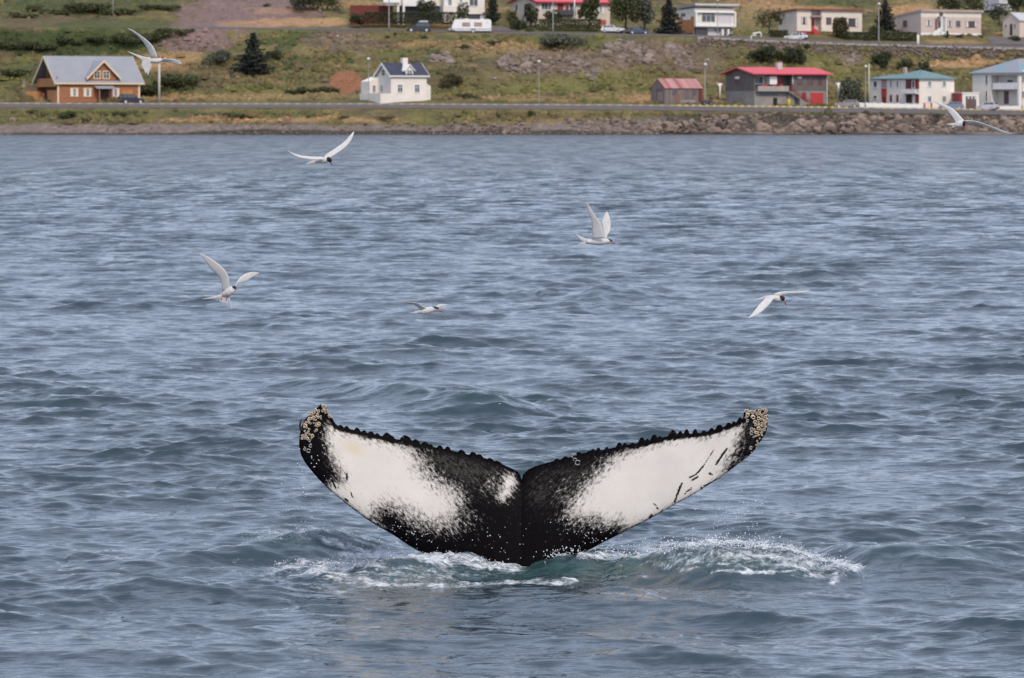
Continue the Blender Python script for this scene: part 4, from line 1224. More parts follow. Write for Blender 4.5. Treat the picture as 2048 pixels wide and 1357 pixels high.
def orange_house():
    h = House('timber_house', 'orange timber house with grey blue roof and front gable dormer', 115, 206.5, 734.5)
    L, D = h.fx(277)-.6, h.fy(62)
    ze, zr = h.z(163), h.z(113.5)
    # left gable is open above a balcony: back wall set in, side wings stand
    mb = MB(); k = (zr-ze)/(D/2)
    x0 = 1.6
    vs = [(x0, 0, -1.5), (x0, D, -1.5), (x0, D, ze), (x0, D/2, zr), (x0, 0, ze)]
    vs += [(L, y, z) for _, y, z in vs]
    mb.add(vs, [(0, 1, 2, 3, 4), (9, 8, 7, 6, 5), (0, 4, 9, 5), (1, 6, 7, 2), (4, 3, 8, 9), (3, 2, 7, 8)])
    mb.box(0, x0, 0, .25, -1.5, ze); mb.box(0, x0, D-.25, D, -1.5, ze)
    h_w = mb.build('wall', M_ORANGE, h.root)
    r = h.gable_roof(L, D, ze, zr, M_ROOFBLUE, .7, .45, .18, M_CREAMTRIM, .30)
    zb0, zb1 = h.z(174), h.z(157)
    h.box('balcony_front', -.10, .06, .3, D-.3, zb0, zb1, M_ORANGE2)
    h.box('balcony_floor', .07, x0, .26, D-.26, zb0, zb0+.15, M_DARKDOOR)
    h.box('terrace_wall', -.12, .05, .3, D*.45, -1.0, h.z(181), M_ORANGE2)
    h.box('terrace_wall', -.12, .05, D*.62, D-.3, -1.0, h.z(186), M_ORANGE)
    for y in (.30, D*.5, D-.3): h.box('balcony_post', -.02, .16, y-.1, y+.1, zb1, zb1+(1.9 if abs(y-D/2) < 1 else .35), M_ORANGE)
    h.win('left', 72, 183, 84, 196, M_ORANGE, wx=x0); h.win('left', 90, 138, 100, 154, M_DARKDOOR, wx=x0, mull=2)
    h.box('corner_board', -.05, .28, -.06, -.003, -1, ze, M_CREAMTRIM); h.box('corner_board', L-.35, L+.02, -.06, -.003, -1, ze, M_CREAMTRIM)
    # dormer gable flush with the front
    a, b = h.fx(174.5), h.fx(226); m = (a+b)/2; zt = h.z(122.5); zd = h.z(151)
    mb = MB(); back = D/2-.2
    vs = [(a, -.08, ze-.6), (b, -.08, ze-.6), (b, -.08, zd), (m, -.08, zt), (a, -.08, zd)]
    vs += [(x, back, z) for x, _, z in vs]
    mb.add(vs, [(0, 1, 2, 3, 4), (9, 8, 7, 6, 5), (0, 4, 9, 5), (1, 6, 7, 2), (4, 3, 8, 9), (3, 2, 7, 8), (0, 5, 6, 1)])
    mb.build('dormer', M_ORANGE, h.root)
    mb = MB(); kk = (zt-zd)/(b-m); ov = .75
    for sg in (-1, 1):
        xe = m+sg*((b-m)+ov); zee = zd-ov*kk
        mb.add([(m, -.6, zt), (xe, -.6, zee), (xe, back, zee), (m, back, zt), (m, -.6, zt+.2), (xe, -.6, zee+.2), (xe, back, zee+.2), (m, back, zt+.2)],
               [(0, 1, 2, 3), (7, 6, 5, 4), (0, 4, 5, 1), (1, 5, 6, 2), (2, 6, 7, 3), (3, 7, 4, 0)])
    dr = mb.build('dormer_roof', M_ROOFBLUE, h.root)
    mb = MB()
    for sg in (-1, 1):
        xe = m+sg*((b-m)+ov); zee = zd-ov*kk
        mb.add([(m, -.68, zt-.18), (xe, -.68, zee-.18), (xe, -.61, zee-.18), (m, -.61, zt-.18), (m, -.68, zt+.25), (xe, -.68, zee+.25), (xe, -.61, zee+.25), (m, -.61, zt+.25)],
               [(0, 1, 2, 3), (7, 6, 5, 4), (0, 4, 5, 1), (1, 5, 6, 2), (2, 6, 7, 3), (3, 7, 4, 0)])
    mb.build('barge_board', M_CREAMTRIM, dr)
    for c in (189, 206.5): h.win('front', c-5, 143, c+5.5, 156.5, M_CREAMTRIM, .16, 1, .0, .6, wx=-.08)
    for c in (146.5, 171.5, 224.5): h.win('front', c-6, 178, c+6, 192, M_CREAMTRIM, .16, 1, .35)
    d = h.panel('door', 'front', 191, 178, 211, 206, M_DARKDOOR, .05)
    h.box('porch_post', h.fx(187.5), h.fx(190), -1.35, -1.2, -.6, h.z(176), M_ORANGE); h.box('porch_post', h.fx(211), h.fx(213.5), -1.35, -1.2, -.6, h.z(176), M_ORANGE)
    MB().add([(h.fx(183), -1.6, h.z(177)), (h.fx(219), -1.6, h.z(177)), (h.fx(219), .0, h.z(171)), (h.fx(183), .0, h.z(171)), (h.fx(183), -1.6, h.z(178)), (h.fx(219), -1.6, h.z(178)), (h.fx(219), .0, h.z(173.5)), (h.fx(183), .0, h.z(173.5))],
             [(0, 1, 2, 3), (7, 6, 5, 4), (0, 4, 5, 1), (1, 5, 6, 2), (2, 6, 7, 3), (3, 7, 4, 0)]).build('porch_roof', M_ROOFBLUE, h.root)
    h.panel('garage_door', 'front', 237, 180, 257, 205, M_ORANGE2, .04)
    s = h
    f = House('garden_fence', 'low orange board fence left of the timber house', 52, 205, 741, 8, 'fence')
    n = 10
    for i in range(n):
        f.box('board', i*.27, i*.27+.24, 0, .05, -.8, f.z(183)+random.uniform(-.05, .05), M_ORANGE2)
orange_house()

def cottage():
    h = House('white_cottage', 'small white cottage with dark slate roof and tiny dormer', 782, 198.5, 733.5)
    L, D = h.fx(852.5), h.fy(750.5)
    ze, zr = h.z(150), h.z(127)
    h.gable_walls(L, D, ze, zr, M_WHITE)
    h.gable_roof(L, D, ze, zr, M_ROOFDARK, .42, .35, .14, M_TRIM, .34)
    h.box('chimney', h.fx(822)-.45, h.fx(822)+.6, D/2-.45, D/2+.45, zr-1, h.z(115.5), M_WHITE)
    a, b = h.fx(811), h.fx(825.5); m = (a+b)/2; zt = h.z(130.5); zd = h.z(139.5)
    mb = MB(); vs = [(a, -.02, ze-.2), (b, -.02, ze-.2), (b, -.02, zd), (m, -.02, zt), (a, -.02, zd)]; vs += [(x, D/2, z) for x, _, z in vs]
    mb.add(vs, [(0, 1, 2, 3, 4), (9, 8, 7, 6, 5), (0, 4, 9, 5), (1, 6, 7, 2), (4, 3, 8, 9), (3, 2, 7, 8), (0, 5, 6, 1)]); mb.build('dormer', M_TRIM, h.root)
    mb = MB(); kk = (zt-zd)/(b-m)
    for sg in (-1, 1):
        xe = m+sg*((b-m)+.35); zee = zd-.35*kk
        mb.add([(m, -.35, zt), (xe, -.35, zee), (xe, D/2, zee), (m, D/2, zt), (m, -.35, zt+.18), (xe, -.35, zee+.18), (xe, D/2, zee+.18), (m, D/2, zt+.18)],
               [(0, 1, 2, 3), (7, 6, 5, 4), (0, 4, 5, 1), (1, 5, 6, 2), (2, 6, 7, 3), (3, 7, 4, 0)])
    mb.build('dormer_roof', M_TRIM, h.root)
    h.win('front', 813.5, 141, 823, 150, M_TRIM, .1, 1, 0, .65, wx=-.02)
    for c in (799.7, 833.3): h.win('front', c-4.4, 170, c+4.4, 184.5, M_TRIM, .14, 1, 0, .68)
    h.win('left', 763, 140, 769, 151, M_TRIM, .12, 0, 0, .5); h.win('left', 760.5, 171, 765, 184.5, M_TRIM, .14, 1)
    # lean-to on the left end, terrace wall in front of it
    y0 = D-1.2; y1 = D+2.2
    mb = MB(); xw = -h.S*24/h.c
    mb.add([(-2.0, y0, -1.5), (0, y0, -1.5), (0, y1, -1.5), (-2.0, y1, -1.5), (-2.0, y0, h.z(163)), (0, y0, h.z(154)), (0, y1, h.z(154)), (-2.0, y1, h.z(163))],
           [(0, 3, 2, 1), (4, 5, 6, 7), (0, 1, 5, 4), (1, 2, 6, 5), (2, 3, 7, 6), (3, 0, 4, 7)])
    lt = mb.build('lean_to', M_WHITE, h.root)
    mb = MB(); mb.box(-1.45, -.80, y0-.07, y0-.003, h.z(185), h.z(170)); f = mb.build('window', M_TRIM, h.root)
    MB().box(-1.36, -1.16, y0-.1, y0-.071, h.z(184), h.z(171)).build('pane', M_GLASS, f); MB().box(-1.09, -.89, y0-.1, y0-.071, h.z(184), h.z(171)).build('pane', M_GLASS, f)
    h.box('terrace_wall', -2.3, -2.1, -.2, y1, -1.5, h.z(187), M_WHITE)
    h.box('terrace_wall', -2.09, -.02, -.25, -.02, -1.5, h.z(187.5), M_WHITE)
    # small porch on the right end
    mb = MB(); px_ = L
    mb.add([(px_+.35, 1.2, -1.5), (px_+1.5, 1.2, -1.5), (px_+1.5, 3.4, -1.5), (px_+.35, 3.4, -1.5), (px_+.35, 1.2, h.z(166)), (px_+1.5, 1.2, h.z(172)), (px_+1.5, 3.4, h.z(172)), (px_+.35, 3.4, h.z(166))],
           [(0, 3, 2, 1), (4, 5, 6, 7), (0, 1, 5, 4), (1, 2, 6, 5), (2, 3, 7, 6), (3, 0, 4, 7)])
    mb.build('porch', M_WHITE, h.root)
    h.box('drain_pipe', L+.05, L+.2, .8, .95, -.8, h.z(171), M_BROWNDOOR)
cottage()

def shed():
    h = House('old_shed', 'weathered grey board shed with rusty red sheet roof', 1329, 207, 735.0, cat='shed')
    L, D = h.fx(1407), h.fy(1303.5)
    h.gable_walls(L, D, h.z(176), h.z(158), M_SHED)
    h.gable_roof(L, D, h.z(176), h.z(158), M_RUST, .06, .18, .08)
    h.win('front', 1345, 179.5, 1353, 188, M_SHED, .08, 1, 0, .5); h.win('front', 1387.5, 179.5, 1394.5, 188, M_SHED, .08, 1, 0, .5)
    h.panel('door', 'front', 1350, 189, 1358, 206, boards('shed_door_boards', (0.24, 0.13, 0.10), 4, True, .2), .06, handle=True)
    h.panel('shutter', 'left', 1314, 178, 1325, 181, M_BROWNDOOR, .05)
    h.panel('door', 'left', 1317, 184, 1325, 203, boards('shed_side_door', (0.27, 0.22, 0.20), 4, True, .2), .05)
    h.panel('end_boards', 'front', 1399, 178, 1406.5, 205, M_REDBOARD, .04)
shed()

def red_roof_house():
    h = House('red_roof_house', 'two storey grey house with bright red roof, balcony and red garage door', 1508.5, 212, 734.5)
    L, D = h.fx(1661), h.fy(1456)
    ze, zr = h.z(147.5), h.z(136.5)
    zf = h.z(182)
    # recessed balcony bay between px 1508 and 1587
    xb = h.fx(1587); rec = 1.6
    mb = MB()
    mb.box(xb, L, 0, D, zf, ze); mb.box(0, xb-.002, rec, D, zf, ze)
    mb.box(0, .25, .0, rec-.002, zf, ze)
    vs = [(0, 0, ze+.002), (0, D, ze+.002), (0, D/2, zr), (L, 0, ze+.002), (L, D, ze+.002), (L, D/2, zr)]
    mb.add(vs, [(0, 1, 2), (3, 5, 4), (0, 2, 5, 3), (1, 4, 5, 2), (0, 3, 4, 1)])
    mb.build('wall', M_GREYWALL, h.root)
    h.box('lower_wall', 0.03, L-.03, .03, D-.03, -2.0, zf-.003, M_PALEGREY)
    h.gable_roof(L, D, ze, zr, M_REDROOF, .8, .85, .2, None)
    h.box('chimney', h.fx(1577)-.1, h.fx(1577)+.9, D*.30, D*.30+.8, ze, h.z(124.5), simple('grey_chimney', (.50, .47, .45), .9))
    bal = h.box('balcony', .27, h.fx(1575), -.9, -.70, h.z(183), h.z(172.5), simple('pale_balcony', (.36, .32, .29), .9))
    h.box('balcony_floor', .27, h.fx(1575), -.69, rec-.01, h.z(184.5), h.z(182), M_PALEGREY)
    h.win('front', 1513, 153.5, 1538, 167, M_TRIM, .18, 1, .12, None, wx=rec)
    h.panel('white_panel', 'front', 1541, 153, 1556, 169, M_TRIM, -rec+.08)
    d = MB().box(h.fx(1566), h.fx(1574), rec-.08, rec-.004, zf, h.z(154.5)).build('door', M_REDPAINT, h.root)
    MB().box(h.fx(1572.6), h.fx(1573.3), rec-.13, rec-.081, zf+.95, zf+1.15).build('handle', M_POLE, d)
    for i, c in enumerate((1523, 1529, 1546, 1561)):
        MB().box(h.fx(c)-.2, h.fx(c)+.25, -.66, -.4, h.z(173), h.z(169.5-(i % 2))).build('flower_box', M_REDPAINT, bal)
    MB().tube([(h.fx(1588), -.1, ze), (h.fx(1588), -.1, h.z(168))], [.08, .08], 8).build('downpipe', M_TRIM, h.root)
    h.downpipe(L-.08, ze)
    h.win('front', 1598.5, 153.5, 1607.5, 168, M_DARKRED, .10, 0, 0, None); h.win('front', 1622, 153.5, 1630.5, 168, M_DARKRED, .10, 0); h.win('front', 1643.5, 153.5, 1650, 168, M_DARKRED, .10, 0)
    h.panel('blind', 'front', 1598.5, 153.5, 1607.5, 157, M_TRIM, .05)
    h.win('left', 1474, 153, 1482, 168, M_DARKRED, .12, 0); h.panel('blind', 'left', 1474, 153, 1482, 158, M_TRIM, .05)
    h.panel('garage_door', 'front', 1626, 185.5, 1653, 211, M_REDPAINT, .02, handle=True)
    h.panel('door', 'front', 1608, 185, 1617, 210, M_DARKRED, .02, handle=True)
    h.panel('workshop_window', 'front', 1519, 185.5, 1558, 191.5, M_GLASS, .02)
    h.panel('workshop_door', 'front', 1548, 196, 1556, 211, M_BLACK, .03)
    # outside stair with red rail
    a, b = h.fx(1575), h.fx(1622); n = 13; st = MB()
    for i in range(n):
        x0 = a+(b-a)*i/n; zt = zf*(1-(i+.5)/n)
        st.box(x0, x0+(b-a)/n-.004, -1.05, -.1, zt-.18 if i < 6 else -.8, zt)
    so = st.build('stair', M_PALEGREY, h.root)
    for y in (-1.08, -.08):
        rl = MB(); rl.tube([(a, y, zf+.95), (b, y, .85)], [.05, .05], 6); rl.tube([(a, y, zf+.5), (b, y, .4)], [.03, .03], 6)
        for i in range(0, n+1, 3):
            x0 = a+(b-a)*i/n; zt = zf*(1-i/n); rl.tube([(x0, y, zt-.1), (x0, y, zt+.92)], [.035, .035], 6)
        rl.build('handrail', M_DARKRED, so)
    h.panel('stair_wall', 'front', 1577, 185, 1590, 211, M_PALEGREY, .35)
    bin_ = House('yellow_barrel', 'yellow barrel under the stair of the red roofed grey house', 1574, 212, 732.3, 0, 'barrel')
    MB().tube([(.33, 0, -.15), (.33, 0, 1.0), (.33, 0, 1.15)], [.33, .33, .27], 12).build('drum', simple('yellow_plastic', (.62, .50, .04), .5), bin_.root, True)
    MB().tube([(.33, 0, 1.151), (.33, 0, 1.22)], [.29, .27], 12).build('lid', simple('yellow_plastic_lid', (.50, .40, .04), .5), bin_.root, True)
red_roof_house()

def teal_house():
    h = House('teal_roof_house', 'white two storey house with teal hip roof and red balcony panels', 1838, 217.5, 733.5, 34)
    L = h.fx(1914); D = h.fy(1749)
    ze = h.z(158.5)
    # corner balcony at px 1812..1838 on the left side
    yb = h.fy(1813)
    h.box('wall', 0, L, 0, D, -1.5, ze, M_WHITE)
    h.hip_roof(0, L, 0, D*.62, ze, (L*.42, D*.26, L*.58, D*.36), h.z(139.5), M_TEAL, .45)
    h.hip_roof(0.1, L-.1, D*.45, D-.05, ze+.01, (L*.40, D*.55, L*.40, D*.80), h.z(148.5), M_TEAL, .44, 'roof')
    h.box('chimney', L*.55, L*.55+.6, D*.66, D*.66+.6, ze, h.z(133.5), M_ROOFPINK)
    for c in (1860, 1891.5):
        h.win('front', c-4.5, 163, c+5.5, 173.5, M_TRIM, .12, 1, .25); h.win('front', c-4.5, 193, c+5.5, 203.5, M_TRIM, .12, 1, .2)
    h.win('left', 1758.5, 162.5, 1764, 174, M_TRIM, .15, 0); h.win('left', 1758.5, 191.5, 1764, 197, M_TRIM, .12, 0)
    for c in (1789, 1800.5):
        h.win('left', c-1.2, 162, c+1.2, 174, M_TRIM, .1, 0); h.win('left', c-1.2, 191, c+1.2, 203, M_DARKRED, .1, 0)
    h.panel('stair_panel', 'left', 1772, 159.5, 1781.5, 192, M_REDPAINT, .05); h.panel('door', 'left', 1773, 192.3, 1781, 206, M_DARKRED, .06, handle=True)
    h.win('left', 1774, 163, 1780.5, 176, M_TRIM, .06, 2, 0, .5, wx=-.053)
    h.panel('red_panel', 'left', 1815, 159.5, 1838.2, 178, M_DARKRED, .07)
    h.win('left', 1827, 162.5, 1831, 176, M_TRIM, .1, 0, wx=-.072); h.win('left', 1818.5, 162.5, 1824, 176, M_DARKRED, .08, 0, wx=-.072)
    # balcony slab and parapet
    h.box('balcony', -.9, -.72, -.02, yb, h.z(187.5), h.z(179), M_TRIM); h.box('balcony_floor', -.71, -.005, -.02, yb, h.z(188), h.z(186.5), M_TRIM)
    h.panel('porch_opening', 'left', 1815.5, 189.5, 1826, 206, M_DARKDOOR, .05); h.panel('porch_opening', 'left', 1832, 189.5, 1838, 206, M_DARKRED, .05)
    # white garden wall with small gate
    f = House('garden_wall', 'long white garden wall in front of the teal roofed house', 1716, 217, 731.9, 0, 'wall')
    pxs = np.arange(1716, 1842, 8.0)
    for i, p in enumerate(pxs):
        zt = f.z(216.0+ (p-1716)*.03)
        f.box('wall_panel', f.fx(p)+.003, f.fx(p+8), 0, .18, -.9, zt+.95+random.uniform(-.03, .03), M_TRIM)
        if i % 2 == 0: f.box('wall_post', f.fx(p)-.1, f.fx(p)+.12, -.06, .24, -.9, zt+1.12, M_TRIM)
    for p in (1849, 1862.5):
        g = House('red_gate_post', 'red gate post, %s of two before the teal roofed house' % ('left' if p < 1855 else 'right'), p, 218.5, 731.9, 0, 'gate post', 'red gate posts')
        mb = MB(); mb.box(-.14, .14, -.14, .14, -.4, 1.05); mb.build('post', M_REDPAINT, g.root); MB().box(-.17, .17, -.17, .17, 1.051, 1.11).build('post_cap', M_DARKRED, g.root)
    f2 = House('garden_wall', 'short white garden wall right of the red gate posts', 1866, 219, 731.9, 0, 'wall')
    f2.box('wall_panel', 0, f2.fx(1884), 0, .2, -.8, 1.3, M_WHITE)
    f2.box('coping', -.04, f2.fx(1884)+.04, -.04, .24, 1.302, 1.38, M_TRIM)
teal_house()

def garage():
    h = House('white_garage', 'small white garage with brown door between two white houses', 1925, 218.5, 733.0, 16, 'garage')
    L = h.fx(1959); D = 5.0
    h.box('wall', 0, L, 0, D, -1.2, h.z(187), M_WHITE)
    h.box('roof', -.12, L+.12, -.12, D+.1, h.z(187)+.003, h.z(185), M_TRIM)
    h.panel('side_panel', 'left', 1914, 186.5, 1924, 206, M_DARKRED, .5)
    d = h.panel('garage_door', 'front', 1931.5, 193, 1953.5, 218, M_BROWNDOOR, .03)
    w = (h.fx(1953)-h.fx(1932))/6
    for i in range(6):
        MB().box(h.fx(1932)+i*w+.05, h.fx(1932)+(i+1)*w-.05, -.06, -.031, h.z(198.5), h.z(193.7)).build('pane', M_CURTAIN if i % 2 else M_GLASS, d)
garage()

def blue_house():
    h = House('blue_roof_house', 'large white house with patchy blue hip roof at right edge', 2038, 218.5, 733.5, 38)
    L = 13.0; D = h.fy(1957)
    ze = h.z(147)
    yb = h.fy(1990)      # balcony recess on the left side from yb to the corner
    mb = MB(); rec = 1.7
    mb.box(0, L, yb, D, -1.5, ze); mb.box(rec, L, 0, yb-.002, -1.5, ze)
    mb.box(0, rec-.002, 0, .45, -1.5, ze)
    mb.build('wall', M_WHITE, h.root)
    h.hip_roof(0, L, 0, D, ze, (L*.38, D*.42, L*.75, D*.42), h.z(116.5), M_BLUEROOF, .55)
    h.box('ceiling_board', .0, rec-.003, .46, yb-.003, ze-.3, ze-.02, M_TRIM)
    h.box('balcony', -.06, .12, .46, yb-.4, h.z(179), h.z(166), M_TRIM); h.box('balcony_floor', .13, rec-.003, .46, yb-.003, h.z(179.5), h.z(177.5), M_TRIM)
    h.win('left', 1980.5, 150.5, 1983.3, 170.5, M_TRIM, .06, 0); h.win('left', 1980.5, 181.5, 1983.3, 203.5, M_TRIM, .06, 0)
    h.win('left', 2030, 152, 2037, 164.5, M_TRIM, .08, 0, wx=rec); h.win('left', 2030, 183, 2036, 196, M_TRIM, .08, 1, .3, wx=rec)
    d = MB().box(rec-.06, rec-.004, h.fy(2009), h.fy(2001), h.z(208), h.z(182.5)).build('door', M_BROWNDOOR, h.root)
    MB().box(rec-.11, rec-.061, h.fy(2008), h.fy(2007.2), h.z(197), h.z(194)).build('handle', M_POLE, d)
    MB().box(rec-.05, rec-.004, h.fy(2016), h.fy(2007), h.z(164), h.z(160.5)).build('window', M_BLACK, h.root)
    h.win('front', 2043.5, 152, 2049, 165, M_TRIM, .1, 0); h.win('front', 2043.5, 183, 2049, 196, M_TRIM, .1, 0); h.win('front', 2075, 152, 2090, 165, M_TRIM, .1, 1)
    h.box('step', -.6, rec-.01, h.fy(2030), h.fy(1995), -.8, h.z(211), M_PALEGREY)
    f = House('garden_wall', 'low white garden wall beneath the blue roofed house', 1992, 221, 731.9, 0, 'wall')
    f.box('wall_panel', 0, 12, 0, .2, -.8, f.z(212.5), M_TRIM)
    f.box('coping', -.04, 12.04, -.05, .25, f.z(212.5)+.002, f.z(211.8), M_TRIM)
    b = MB(); 
blue_house()

# ---- upper row
def shed_roof(h, L, D, zf, zb, mat, ov=.4, th=.25, step=None):
    mb = MB()
    mb.add([(-ov, -ov, zf), (L+ov, -ov, zf), (L+ov, D+ov, zb), (-ov, D+ov, zb), (-ov, -ov, zf+th), (L+ov, -ov, zf+th), (L+ov, D+ov, zb+th), (-ov, D+ov, zb+th)],
           [(0, 3, 2, 1), (4, 5, 6, 7), (0, 1, 5, 4), (1, 2, 6, 5), (2, 3, 7, 6), (3, 0, 4, 7)])
    return mb.build('roof', mat, h.root)
def mono_walls(h, x0, x1, y0, D, zf, zb, mat, z0=-2.0, name='wall'):
    mb = MB()
    mb.add([(x0, y0, z0), (x1, y0, z0), (x1, D, z0), (x0, D, z0), (x0, y0, zf), (x1, y0, zf), (x1, D, zb), (x0, D, zb)],
           [(0, 3, 2, 1), (4, 5, 6, 7), (0, 1, 5, 4), (1, 2, 6, 5), (2, 3, 7, 6), (3, 0, 4, 7)])
    return mb.build(name, mat, h.root)

def caravan_house():
    h = House('white_house', 'tall white house with balcony behind the parked caravan', 888, 38, 788, 20)
    L = h.fx(969); D = 8.5
    h.box('wall', 0, L, 0, D, h.z(28), h.z(-32), M_WHITE)
    h.box('lower_wall', .3, L-.02, .3, D-.1, -1.6, h.z(28)-.003, M_LILAC)
    shed_roof(h, L, D, h.z(-32)+.004, h.z(-40), M_ROOFGREY)
    h.win('front', 892.5, -4, 906, 11, M_TRIM, .12, 1, .3); h.win('front', 939, -4, 955, 11.5, M_TRIM, .12, 1, 0, None); h.win('front', 914, -6, 928, 5, M_TRIM, .1, 1, .4)
    h.box('garage_door', h.fx(935), h.fx(961), .22, .29, -.6, h.z(29.2), M_DARKGREY)
    h.box('stair_wall', -.6, h.fx(911), -1.3, -.2, -.8, h.z(14), M_WHITE)
    # wing with balcony to the left
    x0, x1 = h.fx(768), h.fx(868)
    h.box('wing_wall', x0+3.2, -.01, 2.2, D-.1, h.z(12), h.z(-30), M_WHITE); h.box('wing_lower_wall', x0+5.5, -.02, 2.6, D-.2, -1.6, h.z(12)-.003, M_DARKGREY)
    h.box('wing_roof', x0+2.5, .3, 1.2, D, h.z(-30)+.004, h.z(-33), M_ROOFGREY)
    h.box('balcony', x0, h.fx(800), -.2, 0, h.z(7), h.z(-4), M_TRIM); h.box('balcony_floor', x0, h.fx(800), .002, 2.19, h.z(7.5), h.z(5), M_TRIM)
    h.box('balcony', h.fx(811), h.fx(858), 1.5, 1.7, h.z(13), h.z(-1), M_TRIM)
    h.box('glass_screen', h.fx(811), h.fx(858), 1.6, 1.65, h.z(-1)+.004, h.z(-9), M_GLASS)
    for p in (798.5, 809.5): h.box('post', h.fx(p)-.2, h.fx(p)+.2, .3, .7, -1.2, h.z(7.6), M_TRIM)
    h.box('red_wall', h.fx(712), h.fx(796), 2.8, 3.0, -1.6, h.z(12), M_REDBOARD)
caravan_house()

def beige_house():
    h = House('beige_house', 'beige house with red roof behind a clipped green hedge', 1072, 48, 790, 30)
    L = h.fx(1222); D = h.fy(1021.5)
    ze, zr = h.z(4), h.z(-9)
    h.gable_walls(L, D, ze, zr, M_BEIGE)
    h.gable_roof(L, D, ze, zr, M_REDROOF, .45, .6, .22, M_DARKRED, .12)
    h.win('left', 1031, 8, 1036, 20, M_TRIM, .08, 0)
    h.win('front', 1081, 7, 1104, 19, M_TRIM, .12, 2, .1); h.win('front', 1140, 7, 1152, 20, M_TRIM, .12, 1); h.win('front', 1196, 7, 1209, 24, M_TRIM, .12, 1, .4)
    h.panel('door', 'front', 1115, 6.5, 1127, 28, M_DARKRED, .06, handle=True)
    h.box('balcony', h.fx(1110), h.fx(1146), -1.25, -1.12, h.z(30), h.z(19.5), M_DARKGREY); h.box('balcony_floor', h.fx(1110), h.fx(1146), -1.11, -.004, h.z(31), h.z(29), M_DARKGREY)
    h.box('porch_post', h.fx(1130), h.fx(1133), -1.0, -.75, h.z(30), ze, M_DARKRED)
    h.panel('garage_door', 'front', 1198, 38.5, 1214, 49, simple('brick_red_door', (.36, .10, .07), .7), .03)
beige_house()

def modern_house():
    h = House('modern_white_house', 'modern white box house with flat grey roof and dark garage door', 1389, 75, 786.5)
    L = h.fx(1471); D = h.fy(1356)
    zf, zb = h.z(16), h.z(20)
    z1 = h.z(53.5)
    mono_walls(h, 0, L, 0, D, zf, zb, M_WHITE, z1)
    h.box('lower_wall', .25, L-.1, .5, D-.1, -1.6, z1-.003, M_LILAC)
    mb = MB(); ov = .7
    mb.add([(-.3, -ov, h.z(13)), (L+.7, -ov, h.z(13.5)), (L+.7, D+.4, h.z(18)), (-.3, D+.4, h.z(18)), (-.3, -ov, h.z(8)), (L+.7, -ov, h.z(8.7)), (L+.7, D+.4, h.z(14)), (-.3, D+.4, h.z(14))],
           [(0, 3, 2, 1), (4, 5, 6, 7), (0, 1, 5, 4), (1, 2, 6, 5), (2, 3, 7, 6), (3, 0, 4, 7)])
    r = mb.build('roof', M_ROOFGREY, h.root)
    MB().box(-.32, L+.72, -ov-.08, -ov-.005, h.z(11), h.z(7.5)).build('fascia', simple('pale_fascia', (.58, .56, .53), .7), r)
    # frame round the recessed front
    fr = MB()
    zt, zbm = h.z(23), h.z(53.5)
    fr.box(-.05, L+.12, -.55, -.003, zt-.25, zt); fr.box(-.05, L+.12, -.55, -.003, zbm, zbm+.45); fr.box(-.05, .3, -.55, -.003, zbm+.452, zt-.252); fr.box(L-.22, L+.12, -.55, -.003, zbm+.452, zt-.252)
    fr.build('front_frame', M_TRIM, h.root)
    h.panel('cladding_panel', 'front', 1434.5, 26, 1466, 49, M_LILAC, .05)
    h.panel('cladding_panel', 'front', 1392, 26, 1403, 44, simple('pale_yellow_panel', (.66, .65, .55), .8), .05)
    h.win('front', 1404, 26, 1431, 44, M_TRIM, .12, 2, .0, .75)
    for c, w in ((1407.5, 5), (1418, 4)): pass
    h.panel('garage_door', 'front', 1391.5, 56.5, 1416.5, 70, M_DARKGREY, -.42)
    h.panel('door', 'front', 1446.5, 57.5, 1453, 78, M_DARKGREY, -.42)
    h.panel('side_light', 'front', 1434, 57, 1443, 61, M_GLASS, -.42); h.panel('side_light', 'front', 1458, 57, 1467, 61, M_GLASS, -.42)
    for c in (1445, 1456.5): h.box('porch_wall', h.fx(c)-.2, h.fx(c)+.2, -.5, .49, -.8, h.z(58), M_TRIM)
    h.win('left', 1364, 26, 1373, 33, M_TRIM, .06, 0); h.panel('white_panel', 'left', 1368, 33, 1382, 39.5, M_TRIM, .08)
    h.panel('timber_screen', 'left', 1358, 33, 1388, 66, M_ORANGE2, .05)
    wb = House('waste_bin', 'dark wheeled bin beside the door of the modern white house', 1459, 79, 783.5, 0, 'bin')
    mb = MB(); mb.add([(0, 0, -.2), (.55, 0, -.2), (.55, .6, -.2), (0, .6, -.2), (-.06, -.06, .95), (.61, -.06, .95), (.61, .66, .95), (-.06, .66, .95)], [(0, 3, 2, 1), (4, 5, 6, 7), (0, 1, 5, 4), (1, 2, 6, 5), (2, 3, 7, 6), (3, 0, 4, 7)])
    mb.build('body', M_DARKGREY, wb.root); MB().add([(-.08, -.1, .952), (.63, -.1, .952), (.63, .7, .98), (-.08, .7, .98), (-.05, -.06, 1.02), (.6, -.06, 1.02), (.6, .66, 1.10), (-.05, .66, 1.10)], [(0, 3, 2, 1), (4, 5, 6, 7), (0, 1, 5, 4), (1, 2, 6, 5), (2, 3, 7, 6), (3, 0, 4, 7)]).build('lid', M_BLACK, wb.root)
modern_house()

